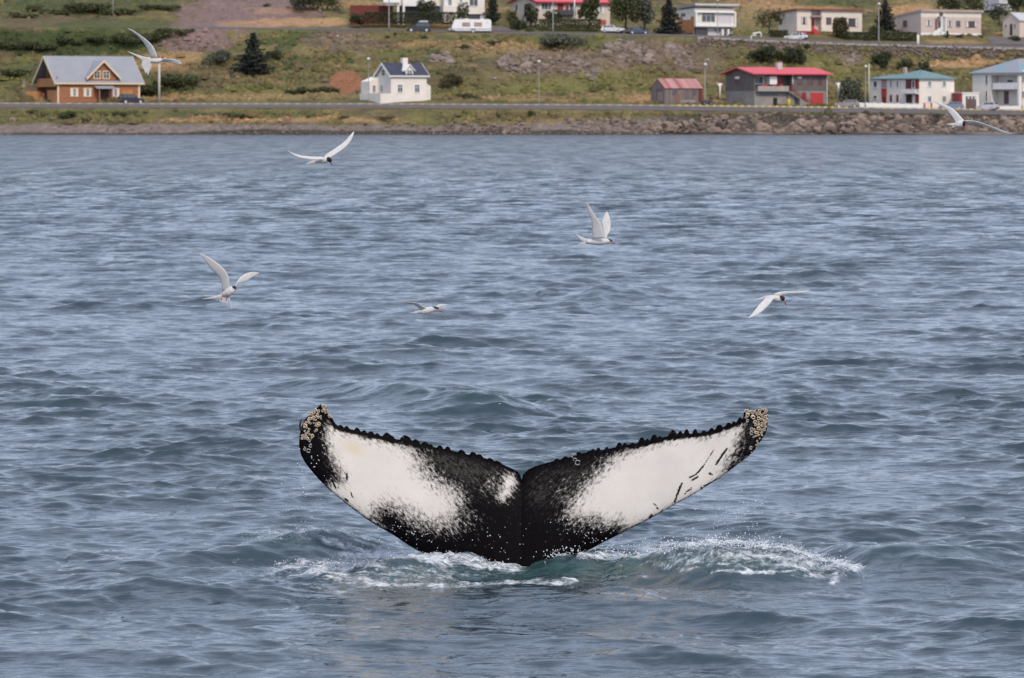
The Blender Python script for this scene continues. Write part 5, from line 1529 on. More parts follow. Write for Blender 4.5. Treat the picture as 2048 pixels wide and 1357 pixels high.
def cream_house():
    h = House('cream_house', 'single storey cream house with brown red roof edge and red door', 1594, 65, 787)
    L = h.fx(1731); D = h.fy(1561)
    zf, zb = h.z(20), h.z(25)
    x1, x2, x3 = h.fx(1623.5), h.fx(1638), h.fx(1645)
    mono_walls(h, 0, x1, 0, D, zf, zb, M_CREAM)
    mono_walls(h, x1+.003, x3, 1.3, D, zf, zb, M_CREAM)
    mono_walls(h, x3+.003, L, 0, D, zf, zb, M_CREAM)
    for a, b, y in ((-.06, x1+.05, -.05), (x3-.05, L+.06, -.05)): h.box('plinth', a, b, y, y+.04, -2.0, h.z(62.5), M_DARKRED)
    mb = MB()
    for a, b in ((-.5, x3-.35), (x3-.34, L+.3)):
        mb.add([(a, -.5, zf+.003), (b, -.5, zf+.003), (b, D+.4, zb+.003), (a, D+.4, zb+.003), (a, -.5, zf+.3), (b, -.5, zf+.3), (b, D+.4, zb+.3), (a, D+.4, zb+.3)], [(0, 3, 2, 1), (4, 5, 6, 7), (0, 1, 5, 4), (1, 2, 6, 5), (2, 3, 7, 6), (3, 0, 4, 7)])
    mb.build('roof', M_BRICKROOF, h.root)
    d = MB().box(h.fx(1624.5), h.fx(1637.5), 1.22, 1.297, h.z(57), h.z(37)).build('door', M_REDPAINT, h.root)
    MB().box(h.fx(1636), h.fx(1636.6), 1.17, 1.219, h.z(49), h.z(47)).build('handle', M_POLE, d)
    h.box('porch_roof', h.fx(1621), x3-.01, -.4, 1.29, h.z(34), h.z(31.5), M_ROOFPINK)
    st = MB(); n = 6
    for i in range(n): st.box(h.fx(1625), h.fx(1638), 1.2-(i+1)*.35, 1.2-i*.35-.004, -1.5, h.z(57)-i*.17)
    so = st.build('stair', M_REDPAINT, h.root)
    for p in (1626, 1641): 
        MB().tube([(h.fx(p), 1.1, h.z(57)+.9), (h.fx(p), -1.0, h.z(57)-.2)], [.05, .05], 6).build('handrail', M_REDPAINT, so)
    h.win('front', 1603.5, 35, 1613.5, 48, M_DARKRED, .06, 1, .25); h.win('front', 1655.5, 35, 1665.5, 48, M_DARKRED, .06, 1); h.win('front', 1673, 35, 1684, 48, M_DARKRED, .06, 1)
    h.win('front', 1697, 36, 1721, 52, M_DARKRED, .06, 1, .2)
    h.win('left', 1562.5, 37, 1567, 48, M_BROWNDOOR, .05, 0)
cream_house()

def pink_house():
    h = House('pink_house', 'single storey pinkish beige house with white plinth and porch steps', 1842, 78, 787)
    L = h.fx(1971); D = h.fy(1796)
    zf, zb = h.z(24), h.z(34)
    x1, x3 = h.fx(1880), h.fx(1889)
    for a, b, y0 in ((0, x1, 0), (x1+.003, x3, .8), (x3+.003, L, 0)):
        mono_walls(h, a, b, y0, D, zf, zb, M_PINK)
        h.box('white_band', a-.03 if a == 0 else a, b, y0-.04, y0-.004, h.z(35), zf-.01, M_CREAM)
        h.box('plinth', a-.03 if a == 0 else a, b, y0-.04, y0-.004, -1.5, h.z(66), M_TRIM)
    mb = MB()
    for a, b in ((-.1, x3-.3), (x3-.29, L+.4)):
        mb.add([(a, -.35, zf+.003), (b, -.35, zf+.003), (b, D+.6, zb+.003), (a, D+.6, zb+.003), (a, -.35, zf+.5), (b, -.35, zf+.5), (b, D+.6, zb+.3), (a, D+.6, zb+.3)], [(0, 3, 2, 1), (4, 5, 6, 7), (0, 1, 5, 4), (1, 2, 6, 5), (2, 3, 7, 6), (3, 0, 4, 7)])
    mb.build('roof', M_ROOFPINK, h.root)
    h.win('front', 1853, 41, 1863.5, 52, M_ROOFPINK, .1, 0, .35); h.win('front', 1899, 41.5, 1907.5, 53, M_ROOFPINK, .1, 0, .3); h.win('front', 1917, 41.5, 1925.5, 53, M_ROOFPINK, .1, 0); h.win('front', 1938.5, 42, 1961, 53.5, M_DARKRED, .06, 1, .2)
    h.win('left', 1812, 41, 1818, 52, M_BROWNDOOR, .08, 0)
    # glazed porch with steps down to the left
    po = MB(); xa, xb = h.fx(1877), h.fx(1889)
    po.box(xa, xb, -1.3, -.045, -1.5, h.z(64)); po.box(xa, xa+.28, -1.3, -1.0, h.z(64)+.002, h.z(34)); po.box(xb-.28, xb, -1.3, -1.0, h.z(64)+.002, h.z(34)); po.box(xa-.1, xb+.1, -1.4, -.05, h.z(34)+.002, h.z(32.5))
    pr = po.build('porch', M_TRIM, h.root); MB().box(xa+.29, xb-.29, -1.2, -1.15, h.z(63.8), h.z(34)).build('pane', simple('frosted_pane', (.42, .41, .41), .4), pr)
    h.panel('door', 'front', 1872, 38, 1876, 60, M_BROWNDOOR, .06)
    st = MB(); n = 7
    for i in range(n):
        x0 = h.fx(1876)-(i+1)*.29; st.box(x0, x0+.286, -1.2, -.1, -1.4, h.z(66)-i*.17)
    so = st.build('stair', M_TRIM, h.root)
    mb = MB(); x0, x1_ = h.fx(1876), h.fx(1859); mb.add([(x0, -1.3, h.z(64)), (x1_, -1.3, h.z(76)), (x1_, -1.3, h.z(66)), (x0, -1.3, h.z(55)), (x0, -1.21, h.z(64)), (x1_, -1.21, h.z(76)), (x1_, -1.21, h.z(66)), (x0, -1.21, h.z(55))], [(0, 1, 2, 3), (7, 6, 5, 4), (0, 4, 5, 1), (1, 5, 6, 2), (2, 6, 7, 3), (3, 7, 4, 0)])
    mb.build('stair_side', M_TRIM, so)
pink_house()

def small_shed():
    h = House('small_outbuilding', 'small pale outbuilding with grey roof at the upper right edge', 2039, 72, 788, 35, 'outbuilding')
    L = 6.0; D = h.fy(2010.5)
    h.gable_walls(L, D, h.z(41), h.z(26), M_BEIGE)
    h.gable_roof(L, D, h.z(41), h.z(26), simple('pale_grey_roof', (.46, .46, .46), .6), .15, .25, .12)
    h.panel('door', 'left', 2023, 48, 2027, 71, M_DARKDOOR, .05)
    for c in (2016.5, 2031.5): h.win('left', c-1.3, 49, c+1.3, 54, M_BEIGE, .05, 0)
    h2 = House('distant_house', 'pale house glimpsed behind trees at the top right corner', 1998, 5, 815, 30)
    h2.gable_walls(3.2, 5.0, h2.z(-18), h2.z(-40), M_LILAC); h2.gable_roof(3.2, 5.0, h2.z(-18), h2.z(-40), M_ROOFGREY, .3, .3, .15)
    h2.win('front', 2006, -8, 2014, 0, M_TRIM, .1, 1)
small_shed()
# ------------------------------------------------------------------ vehicles
def paint(name, col, rough=0.3):
    t = NT(name); n = t.noise(3.0, 3, t.coords((1, 1, 1)))
    t.l.new(t.mix(t.rng(n, .3, .7), tuple(c*.9 for c in col), col), t.bsdf.inputs['Base Color'])
    t.bsdf.inputs['Roughness'].default_value = rough; t.bsdf.inputs['Coat Weight'].default_value = 0.15
    return t.mat
M_RIM = simple('alloy_rim', (0.62, 0.62, 0.62), 0.35, 0.05, 3.0, metal=0.3)
M_HEADL = simple('headlight_glass', (0.72, 0.73, 0.75), 0.15, 0.05, 4.0, spec=0.6)
M_TAILL = simple('tail_light_glass', (0.38, 0.02, 0.02), 0.2, 0.05, 4.0, spec=0.6)
M_PLATE = simple('plain_plate', (0.7, 0.7, 0.68), 0.5)
M_BUMPER = simple('dark_bumper', (0.04, 0.04, 0.045), 0.7)

def car(label, px, py, Y, heading, mat, kind='hatch', cat='car', lower=None, box=False):
    root = empty('parked_car', P(px, py, Y), math.radians(heading)); tag(root, label, cat, 'cars parked in the village')
    if kind == 'suv': L, W, zs, zr = 4.6, 1.85, 1.05, 1.78; cab = [(-.95, zs), (-.35, zr), (1.95, zr), (2.22, zs)]; hood = 1.02
    elif kind == 'wagon': L, W, zs, zr = 4.5, 1.76, .92, 1.45; cab = [(-.95, zs), (-.15, zr), (1.65, zr-.02), (2.10, zs)]; hood = .88
    elif kind == 'sedan': L, W, zs, zr = 4.5, 1.76, .90, 1.40; cab = [(-.85, zs), (-.15, zr), (.95, zr), (1.65, zs)]; hood = .86
    else: L, W, zs, zr = 4.0, 1.70, .92, 1.47; cab = [(-.95, zs), (-.25, zr), (1.35, zr-.02), (1.88, zs)]; hood = .86
    h = L/2
    prof = [(-h+.02, .35), (-h, .55), (-h+.08, hood-.12), (-h+.35, hood-.04), (-.95, zs), (cab[3][0], zs), (h-.02, zs-.12), (h, .55), (h-.05, .32), (h-.45, .24), (-h+.45, .24)]
    # body: three slices give it rounded shoulders
    mb = MB(); n = len(prof); V = []
    for yy, k in ((-W/2, .94), (-W/2+.12, 1.0), (W/2-.12, 1.0), (W/2, .94)):
        V += [(x*(.985 if k < 1 else 1), yy, .62+(z-.62)*k) for x, z in prof]
    fs = [tuple(range(n)), tuple(range(4*n-1, 3*n-1, -1))]
    for s in range(3):
        fs += [(s*n+i, (s+1)*n+i, (s+1)*n+(i+1) % n, s*n+(i+1) % n) for i in range(n)]
    mb.add(V, fs); mb.build('body', mat, root)
    inn = .13
    def cabpt(i, side, t=0.0):
        x, z = cab[i]; w = W/2-.05-(inn if z == zr or z == zr-.02 else 0)
        return (x, side*w, z)
    mb = MB(); V = [cabpt(i, -1) for i in range(4)]+[cabpt(i, 1) for i in range(4)]
    mb.add(V, [(0, 1, 2, 3), (7, 6, 5, 4), (0, 4, 5, 1), (1, 5, 6, 2), (2, 6, 7, 3), (3, 7, 4, 0)])
    c = mb.build('cabin', mat, root)
    # panes a little proud of the cabin
    def quad(name, pts, out):
        P4 = [Vector(p)+Vector(out)*.015 for p in pts]; Q4 = [p-Vector(out)*.03 for p in P4]
        return MB().add(P4+Q4, [(0, 1, 2, 3), (7, 6, 5, 4), (0, 4, 5, 1), (1, 5, 6, 2), (2, 6, 7, 3), (3, 7, 4, 0)]).build(name, M_GLASS, c)
    def lerp3(a, b, t): return tuple(a[i]+(b[i]-a[i])*t for i in range(3))
    for sd in (-1, 1):
        A, B, C, D_ = [cabpt(i, sd) for i in range(4)]
        nw = 3 if kind in ('suv', 'wagon') else 2
        for k in range(nw):
            t0, t1 = .03+k*(.94/nw)+.012, .03+(k+1)*(.94/nw)-.012
            bt, bb = lerp3(B, C, t0), lerp3(A, D_, t0*.92+.07); ct, cb = lerp3(B, C, t1), lerp3(A, D_, t1*.9+.05)
            q = [lerp3(bb, bt, .12), lerp3(bb, bt, .88), lerp3(cb, ct, .88), lerp3(cb, ct, .12)]
            quad('side_window', q, (0, sd, .2))
    for a, b, o in ((0, 1, (-.7, 0, .7)), (3, 2, (.7, 0, .5))):
        p = [lerp3(cabpt(a, -1), cabpt(b, -1), .1), lerp3(cabpt(a, -1), cabpt(b, -1), .9), lerp3(cabpt(a, 1), cabpt(b, 1), .9), lerp3(cabpt(a, 1), cabpt(b, 1), .1)]
        p = [(x, y*.9, z) for x, y, z in p]
        quad('windscreen' if a == 0 else 'rear_window', p, o)
    r = .36 if kind == 'suv' else .31
    for x in (-h+.80, h-.82):
        for sd in (-1, 1):
            w = MB().tube([(x, sd*(W/2-.20), r), (x, sd*(W/2+.01), r)], [r, r], 14).build('tyre', M_BLACK, root)
            MB().tube([(x, sd*(W/2+.011), r), (x, sd*(W/2+.03), r)], [r*.68, r*.60], 12).build('rim', M_RIM, w)
    for sd in (-1, 1):
        MB().box(-h-.012, -h+.14, sd*(W/2-.34)-.17, sd*(W/2-.34)+.17, hood-.32, hood-.16).build('headlight', M_HEADL, root)
        MB().box(h-.12, h+.015, sd*(W/2-.20)-.12, sd*(W/2-.20)+.12, zs-.42, zs-.12).build('tail_light', M_TAILL, root)
        MB().box(-.75, -.55, sd*(W/2)-.02 if sd > 0 else -W/2-.14, W/2+.14 if sd > 0 else -W/2+.02, zs, zs+.13).build('wing_mirror', mat, root)
    MB().box(-h-.03, -h+.05, -W/2+.1, W/2-.1, .30, .50).build('bumper', M_BUMPER, root); MB().box(h-.05, h+.03, -W/2+.1, W/2-.1, .30, .50).build('bumper', M_BUMPER, root)
    MB().box(h+.031, h+.04, -.26, .26, .56, .68).build('number_plate', M_PLATE, root)
    if box:
        mb = MB(); pr = [(-.75, 0), (-.85, .12), (-.55, .30), (.85, .34), (1.05, .22), (1.0, 0)]
        mb.prism([(x+.75, zr+.12+z) for x, z in pr], -.42, .42); mb.build('roof_box', simple('pale_roof_box', (.50, .52, .55), .4), root)
        MB().box(.1, .16, -.7, .7, zr+.0, zr+.118).build('roof_bar', M_BLACK, root); MB().box(1.3, 1.36, -.7, .7, zr+.0, zr+.118).build('roof_bar', M_BLACK, root)
    return root
car('dark blue car parked at the right end of the timber house', 262, 208, 731.6+1.0, -150, paint('dark_blue_paint', (.020, .022, .032)), 'suv')
car('dark grey off-road car with roof box ahead of the caravan', 838, 64.5, 777.0, 0, paint('dark_grey_paint', (.036, .044, .046)), 'suv', box=True)
car('white car parked at the end of the clipped hedge', 1226, 65.5, 781.5, 160, paint('white_paint', (.74, .73, .72)), 'wagon')
car('dark blue car parked under the broadleaf trees', 1274, 69, 780.5, -155, paint('blue_grey_paint', (.06, .078, .12)), 'sedan')
car('white hatchback parked before the cream house', 1592, 81, 781.5, -30, paint('white_paint_2', (.78, .77, .76)), 'wagon')
car('silver grey estate car right of the red roofed house', 1694, 215.5, 731.9, -8, paint('mauve_grey_paint', (.30, .26, .27)), 'wagon')
car('blue car parked between the teal roofed house and garage', 1903, 219.5, 731.9, -5, paint('slate_blue_paint', (.20, .23, .32)), 'wagon')
car('silver white car parked by the garden of the blue roofed house', 1975, 220.5, 731.9, -28, paint('silver_paint', (.58, .57, .60)), 'hatch')

def caravan():
    root = empty('caravan', P(943, 66.5, 777.3)); tag(root, 'white touring caravan parked on the upper road', 'caravan')
    W = 1.15; L0, L1 = -3.85, 3.85
    def slice_(prof, name, mat, y0, y1): return MB().prism(prof, y0, y1).build(name, mat, root)
    up = [(L0, 1.02), (L0+.35, 2.15), (L0+.55, 2.5), (L0+.85, 2.66), (L1-.5, 2.66), (L1-.15, 2.55), (L1, 2.2), (L1, .68), (L0+.15, .68)]
    slice_(up, 'body', simple('caravan_white', (.80, .79, .77), .4, .03), -W, W)
    lo = [(L0+.1, .95), (L1+.02, .95), (L1+.02, .38), (L0+.9, .38), (L0+.15, .60)]
    slice_(lo, 'skirt', simple('caravan_skirt', (.66, .65, .66), .5, .04), -W-.02, W+.02)
    slice_([(L0+.15, .80), (L1+.03, .80), (L1+.03, .70), (L0+.15, .70)], 'grey_stripe', simple('caravan_stripe', (.36, .36, .42), .5), -W-.035, W+.035)
    for a in (-1.75, .55):
        w = MB().box(a, a+1.45, -W-.05, -W-.003, 1.28, 2.02).build('window', M_BUMPER, root)
        MB().box(a+.06, a+1.39, -W-.07, -W-.051, 1.34, 1.96).build('pane', simple('rosy_blind', (.42, .27, .24), .6), w)
    MB().box(2.95, 3.3, -W-.04, -W-.003, 1.85, 2.2).build('vent', M_CURTAIN, root)
    for sd in (-1, 1):
        w = MB().tube([(.35, sd*(W-.2), .32), (.35, sd*(W+.02), .32)], [.32, .32], 14).build('tyre', M_BLACK, root)
        MB().tube([(.35, sd*(W+.021), .32), (.35, sd*(W+.04), .32)], [.24, .2], 12).build('rim', M_RIM, w)
    MB().prism([(-.15, .60), (.0, .80), (.7, .80), (.85, .60)], -W-.06, -W-.036).build('wheel_arch', M_BUMPER, root)
    d = MB(); d.tube([(L0+.6, -.5, .45), (L0-1.25, 0, .5)], [.05, .05], 6); d.tube([(L0+.6, .5, .45), (L0-1.25, 0, .5)], [.05, .05], 6); d.tube([(L0-.95, 0, .55), (L0-.95, 0, .1)], [.04, .06], 6)
    tag(d.build('drawbar', M_POLE, root), kind='stuff')
    MB().box(L0-.6, L0+.1, -.55, .55, .52, .95).build('gas_locker', simple('caravan_locker', (.45, .44, .48), .5), root)
    for a in (-1.4, 1.6): MB().prism([(a, 2.661), (a+.9, 2.661), (a+.8, 2.78), (a+.1, 2.78)], -.35, .35).build('roof_light', M_CURTAIN, root)
caravan()

def trailer_and_quad():
    q = empty('quad_bike', P(1414, 211, 732.0), math.radians(10)); tag(q, 'dark quad bike parked beside lamp post right of the old shed', 'quad bike')
    for x in (-.62, .62):
        for y in (-.42, .42):
            w = MB().tube([(x, y-.14, .33), (x, y+.14, .33)], [.34, .34], 12).build('tyre', M_BLACK, q); MB().tube([(x, y-.15, .33), (x, y+.15, .33)], [.16, .16], 8).build('rim', M_POLE, w)
    MB().prism([(-.95, .55), (-.9, .85), (-.35, .95), (-.2, .72), (.3, .74), (.45, .92), (.95, .86), (1.0, .6), (.3, .45), (-.3, .45)], -.42, .42).build('bodywork', paint('dark_quad_paint', (.04, .05, .08)), q)
    MB().prism([(-.1, .78), (.0, .93), (.75, .95), (.8, .88), (.3, .80)], -.17, .17).build('saddle', M_BLACK, q)
    hb = MB().tube([(-.3, -.42, 1.15), (-.35, 0, 1.10), (-.3, .42, 1.15)], [.03, .03, .03], 6); hb.build('handlebar', M_BLACK, q)
    MB().box(-1.0, -.45, -.4, .4, .96, .99).build('front_rack', M_BLACK, q); MB().box(.5, 1.1, -.42, .42, 1.0, 1.45).build('cargo_box', M_BUMPER, q)
    t = empty('boat_trailer', P(1376, 210.5, 732.2)); tag(t, 'small grey trailer standing in front of the old shed', 'trailer')
    MB().prism([(-1.3, .45), (-1.35, .95), (1.3, .95), (1.25, .45)], -.6, .6).build('bed', M_PALEGREY, t)
    for y in (-.72, .72):
        w = MB().tube([(.1, y-.09, .28), (.1, y+.09, .28)], [.28, .28], 12).build('tyre', M_BLACK, t); MB().tube([(.1, y-.1, .28), (.1, y+.1, .28)], [.15, .15], 8).build('rim', M_POLE, w)
    MB().tube([(1.2, 0, .5), (2.1, 0, .45)], [.05, .05], 6).build('drawbar', M_POLE, t)
trailer_and_quad()

# ------------------------------------------------------------------ poles and small street furniture
def lamp_post(px, pyt, pyb, Y, label, r=.07, globe=True):
    root = empty('street_lamp', P(px, pyb, Y)); tag(root, label, 'street lamp', 'street lamps of the village')
    H = (pyb-pyt)*Y/F
    MB().tube([(0, 0, -.6), (0, 0, .9), (0, 0, .95), (0, 0, H-.1)], [r*1.35, r*1.35, r, r*.75], 10).build('pole', M_POLE, root, True)
    MB().tube([(0, 0, H-.12), (0, -.10, H+.08), (0, -.25, H+.13)], [.05, .05, .045], 8).build('arm', M_POLE, root, True)
    MB().tube([(0, -.05, H+.12), (0, -.15, H+.16), (0, -.55, H+.22), (0, -.85, H+.20), (0, -.92, H+.18)], [.10, .24, .30, .22, .08], 10).build('lamp_head', M_LAMP, root, True)
lamp_post(737, 121, 207, 732.2, 'street lamp standing before the left end of the white cottage')
lamp_post(1078, 126, 209, 732.2, 'street lamp by the shore road in front of the bare slope')
lamp_post(1410, 132, 212, 731.9, 'street lamp beside the old rusty roofed shed', .10)
lamp_post(1731, 136, 218, 731.7, 'street lamp at the white garden wall of the teal roofed house')
lamp_post(2045, 146, 222, 731.7, 'street lamp in front of the blue roofed house at right edge')
lamp_post(778, -22, 57, 774.9, 'street lamp on the upper road left of the off-road car', .11)
lamp_post(1106, -28, 64, 774.9, 'street lamp in front of the beige house and its hedge', .10)
lamp_post(1435, 3, 76, 774.9, 'street lamp in front of the modern white house')
lamp_post(1757.5, 11, 86, 774.9, 'street lamp between the cream and the pinkish upper houses', .10)

def post(name, px, pyt, pyb, Y, r, mat, label, cat, cross=False, group=None):
    root = empty(name, P(px, pyb, Y)); tag(root, label, cat, group)
    H = (pyb-pyt)*Y/F
    MB().tube([(0, 0, -.6), (0, 0, H)], [r*1.1, r], 10).build('pole', mat, root, True)
    MB().tube([(0, 0, H+.002), (0, 0, H+.06)], [r*1.15, r*.6], 10).build('pole_cap', mat, root)
    return root, H
post('wooden_post', 318.5, 128, 205, 732.6, .20, M_WOODPOST, 'thick pale wooden post by the road right of the timber house', 'post')
post('tall_post', 1738, 128, 205, 736, .12, simple('yellowish_wood', (.52, .47, .30), .9), 'tall yellowish post left of the teal roofed house', 'post')
post('flag_pole', 1149, -30, 42, 785, .13, M_TRIM, 'white flag pole in front of the beige house', 'flag pole')
post('thin_pole', 226, -10, 36, 790, .07, M_POLE, 'thin grey pole high on the left hillside', 'pole')
post('thin_pole', 48, 159, 200, 742, .07, M_POLE, 'thin grey pole behind the orange board fence', 'pole')
post('gate_post', 1836, 70, 91, 776, .22, M_WHITE, 'pale gate post at the left corner of the pinkish house plot', 'gate post')
for i, (px, pt, pb, lab) in enumerate(((1440, 167, 193, 'white clothes line post between the old shed and red roofed house'), (1677, 166, 192, 'white clothes line post right of the red roofed house'))):
    root, H = post('clothes_post', px, pt, pb, 741, .14, M_TRIM, lab, 'clothes post')
    MB().prism([(-.55, H+.0), (.55, H+.0), (.18, H-.5), (-.18, H-.5)], -.08, .08).build('cross_arm', M_TRIM, root)
g = empty('swing_frame', P(1512, 81, 777.5)); tag(g, 'white bent tube frame on the verge left of the white hatchback', 'frame')
for k, pts in enumerate((((-.95, 0, -.3), (-.95, 0, .85), (-.6, 0, 1.3), (.8, 0, 1.55), (1.0, 0, 1.3), (1.0, 0, .55)), ((-.95, .7, -.3), (-.95, .7, .8), (-.4, .7, 1.0), (.1, .7, 1.0)))):
    MB().tube(pts, [.13]*len(pts), 8).build('frame_tube', M_TRIM, g, True)
def driveway(name, poly, label):
    mb = MB(); ys = {}
    vs = []
    for px, Y in poly:
        p = ground_pt(px, Y); X = p.x
        vs.append((X, Y, float(ground_z([X], [Y], False)[0])+.09))
    n = len(vs)//2
    for i in range(n-1): mb.add([vs[i], vs[i+1], vs[n+i+1], vs[n+i]], [(0, 1, 2, 3)])
    tag(mb.build(name, M_ASPH, None), label, kind='structure')
driveway('driveway', [(1985, 780.2), (2060, 780.2), (2140, 780.2), (1972, 786), (2020, 786), (2060, 786)], 'grey driveway right of the pinkish house')
driveway('driveway', [(960, 780.2), (1000, 780.2), (1040, 780.2), (955, 785), (975, 785), (1000, 785)], 'grey driveway right of the caravan')

# ------------------------------------------------------------------ plants
M_LEAF_DARK = island('dark_leaves', (0.040, 0.050, 0.030), (0.105, 0.115, 0.060), .85, .1, .25)
M_LEAF_MID = island('mid_green_leaves', (0.055, 0.070, 0.034), (0.145, 0.148, 0.070), .85, .1, .25)
M_LEAF_SCRUB = island('scrub_leaves', (0.048, 0.058, 0.030), (0.120, 0.122, 0.060), .85, .1, .25)
M_LEAF_GREY = island('grey_green_leaves', (0.075, 0.085, 0.064), (0.165, 0.168, 0.122), .85, .1, .25)
M_LEAF_OLIVE = island('olive_leaves', (0.075, 0.068, 0.038), (0.175, 0.150, 0.080), .85, .1, .25)
M_LEAF_YEL = island('yellow_green_leaves', (0.095, 0.090, 0.034), (0.200, 0.178, 0.070), .85, .1, .25)
M_NEEDLE = island('spruce_needles', (0.024, 0.029, 0.027), (0.066, 0.072, 0.060), .85, .1, .15)
M_BARK = simple('bark', (0.075, 0.055, 0.045), 0.95, .2, 3.0, stretch=(1, 1, .3))

def leaf_cards(C, size, R, up=0.0):
    n = len(C)
    a = R.normal(0, 1, (n, 3)); a /= np.linalg.norm(a, axis=1)[:, None]
    b = R.normal(0, 1, (n, 3)); b[:, 2] *= .6
    b -= (a*b).sum(1)[:, None]*a; b /= np.linalg.norm(b, axis=1)[:, None]
    s = size*R.uniform(.6, 1.4, n)
    a *= s[:, None]; b *= (s*R.uniform(.45, .8, n))[:, None]
    V = np.stack([C-a, C+b, C+a, C-b], 1).reshape(-1, 3)
    return V, np.arange(4*n).reshape(n, 4)

def crown_points(R, rx, ry, h, n, lumps=9):
    """clumped foliage: lumps inside an uneven dome, leaves gathered near each lump's skin"""
    L = []
    for _ in range(lumps):
        a = R.uniform(0, 2*np.pi); q = R.rand()**.6
        z = h*(.22+.62*R.rand())
        k = np.sqrt(max(.15, 1-((z/h-.35)/.75)**2))
        L.append((rx*q*.78*k*np.cos(a), ry*q*.78*k*np.sin(a), z, R.uniform(.24, .46)))
    L = np.array(L)
    idx = R.randint(0, len(L), n)
    d = R.normal(0, 1, (n, 3)); d /= np.linalg.norm(d, axis=1)[:, None]
    r = R.uniform(.55, 1.08, n)[:, None]*L[idx, 3:4]
    C = L[idx, :3]+d*r*np.array([rx*1.05, ry*1.05, h*.85])
    C[:, 2] = np.clip(C[:, 2], .02*h, h*1.02)
    return C

NPL = [0]
def bush(px, py, rx, h, Y, mat, label, n=None, name='bush', cat='bush', group='bushes on the hillside', trunk=0.0, leaf=None, lumps=None):
    """px, py: foot of the plant in the photo; rx, h in photo pixels"""
    NPL[0] += 1; R = np.random.RandomState(900+NPL[0])
    if Y is None:      # walk up the slope to where the foot shows
        ys = np.concatenate([np.linspace(712, 722.5, 60), np.linspace(737, 830, 400)]); X = (px-1024)/F*ys
        pz = HOR+(CAMH-ground_z(X, ys))/ys*F
        Y = ys[np.argmin(np.abs(pz-py))]
    S = Y/F; rx *= S; h *= S
    root = empty(name, P(px, py, Y)-Vector((0, 0, .1))); tag(root, label, cat, group)
    ry = rx*.85
    n = n or int(np.clip(260*rx*h, 160, 2600))
    leaf = leaf or np.clip(.075*max(rx, h)**.5*1.5, .09, .26)
    C = crown_points(R, rx, ry, h*(1-trunk), n, lumps or int(np.clip(5+rx*h*1.2, 6, 26)))
    C[:, 2] += h*trunk
    V, Q = leaf_cards(C, leaf, R)
    o = link('crown' if trunk else 'foliage', np_mesh('crown' if trunk else 'foliage', V, Q, mat, False), root)
    mb = MB(); k = 5
    if trunk:
        mb.tube([(0, 0, -.5), (.03*h, 0, h*.3), (0, .02*h, h*.6), (.01, 0, h*.85)], [h*.032, h*.026, h*.018, h*.006], 8)
        for i in range(6):
            a = R.uniform(0, 6.28); z = h*R.uniform(trunk, .6)
            mb.tube([(0, 0, z), (rx*.35*np.cos(a), ry*.35*np.sin(a), z+h*.12), (rx*.7*np.cos(a), ry*.7*np.sin(a), z+h*.22)], [h*.012, h*.008, h*.003], 5)
        mb.build('trunk', M_BARK, root, True)
    else:
        for i in range(k):
            a = R.uniform(0, 6.28)
            mb.tube([(0, 0, -.2), (rx*.3*np.cos(a), ry*.3*np.sin(a), h*.35), (rx*.55*np.cos(a), ry*.55*np.sin(a), h*.7)], [.05, .035, .012], 5)
        mb.build('stem', M_BARK, root, True)
    return root

def conifer(px, py, rx, h, Y, label, mat=None, lean=0.0, n_whorl=17, group='conifers in the village'):
    NPL[0] += 1; R = np.random.RandomState(900+NPL[0])
    if Y is None:
        ys = np.linspace(737, 800, 300); X = (px-1024)/F*ys
        pz = HOR+(CAMH-ground_z(X, ys))/ys*F; Y = ys[np.argmin(np.abs(pz-py))]
    S = Y/F; rx *= S; h *= S
    root = empty('spruce_tree', P(px, py, Y)-Vector((0, 0, .1))); tag(root, label, 'tree', group)
    MB().tube([(0, 0, -.6), (0, 0, h*.5), (0, 0, h*.98)], [h*.026, h*.015, .02], 8).build('trunk', M_BARK, root, True)
    C = []; br = MB()
    for w in range(n_whorl):
        t = (w+.4)/n_whorl; z = h*(.06+.92*t)
        reach = rx*(1-t)**.66*R.uniform(.85, 1.12)+.08
        nb = int(9-4*t)
        a0 = R.uniform(0, 6.28)
        for k in range(nb):
            a = a0+2*np.pi*k/nb+R.uniform(-.25, .25); rc = reach*R.uniform(.50, 1.22)
            dz = -.16*rc
            m = int(10+26*rc)
            u = R.rand(m)**.75
            side = R.normal(0, .16, m)*rc*(1.05-.5*u)
            x = u*rc*np.cos(a)-side*np.sin(a); y = u*rc*np.sin(a)+side*np.cos(a)
            zz = z+dz*np.sin(u*2.0)+R.normal(-.05, .10, m)*h/8
            C.append(np.stack([x, y, zz], 1))
            if w % 2 == 0: br.tube([(0, 0, z), (rc*.5*np.cos(a), rc*.5*np.sin(a), z+dz*.8), (rc*.9*np.cos(a), rc*.9*np.sin(a), z+dz)], [.05, .03, .01], 4)
    C = np.concatenate(C)
    V, Q = leaf_cards(C, .20*(h/8)**.5, R)
    link('crown', np_mesh('crown', V, Q, mat or M_NEEDLE, False), root)
    tag(br.build('branches', M_BARK, root), kind='stuff')

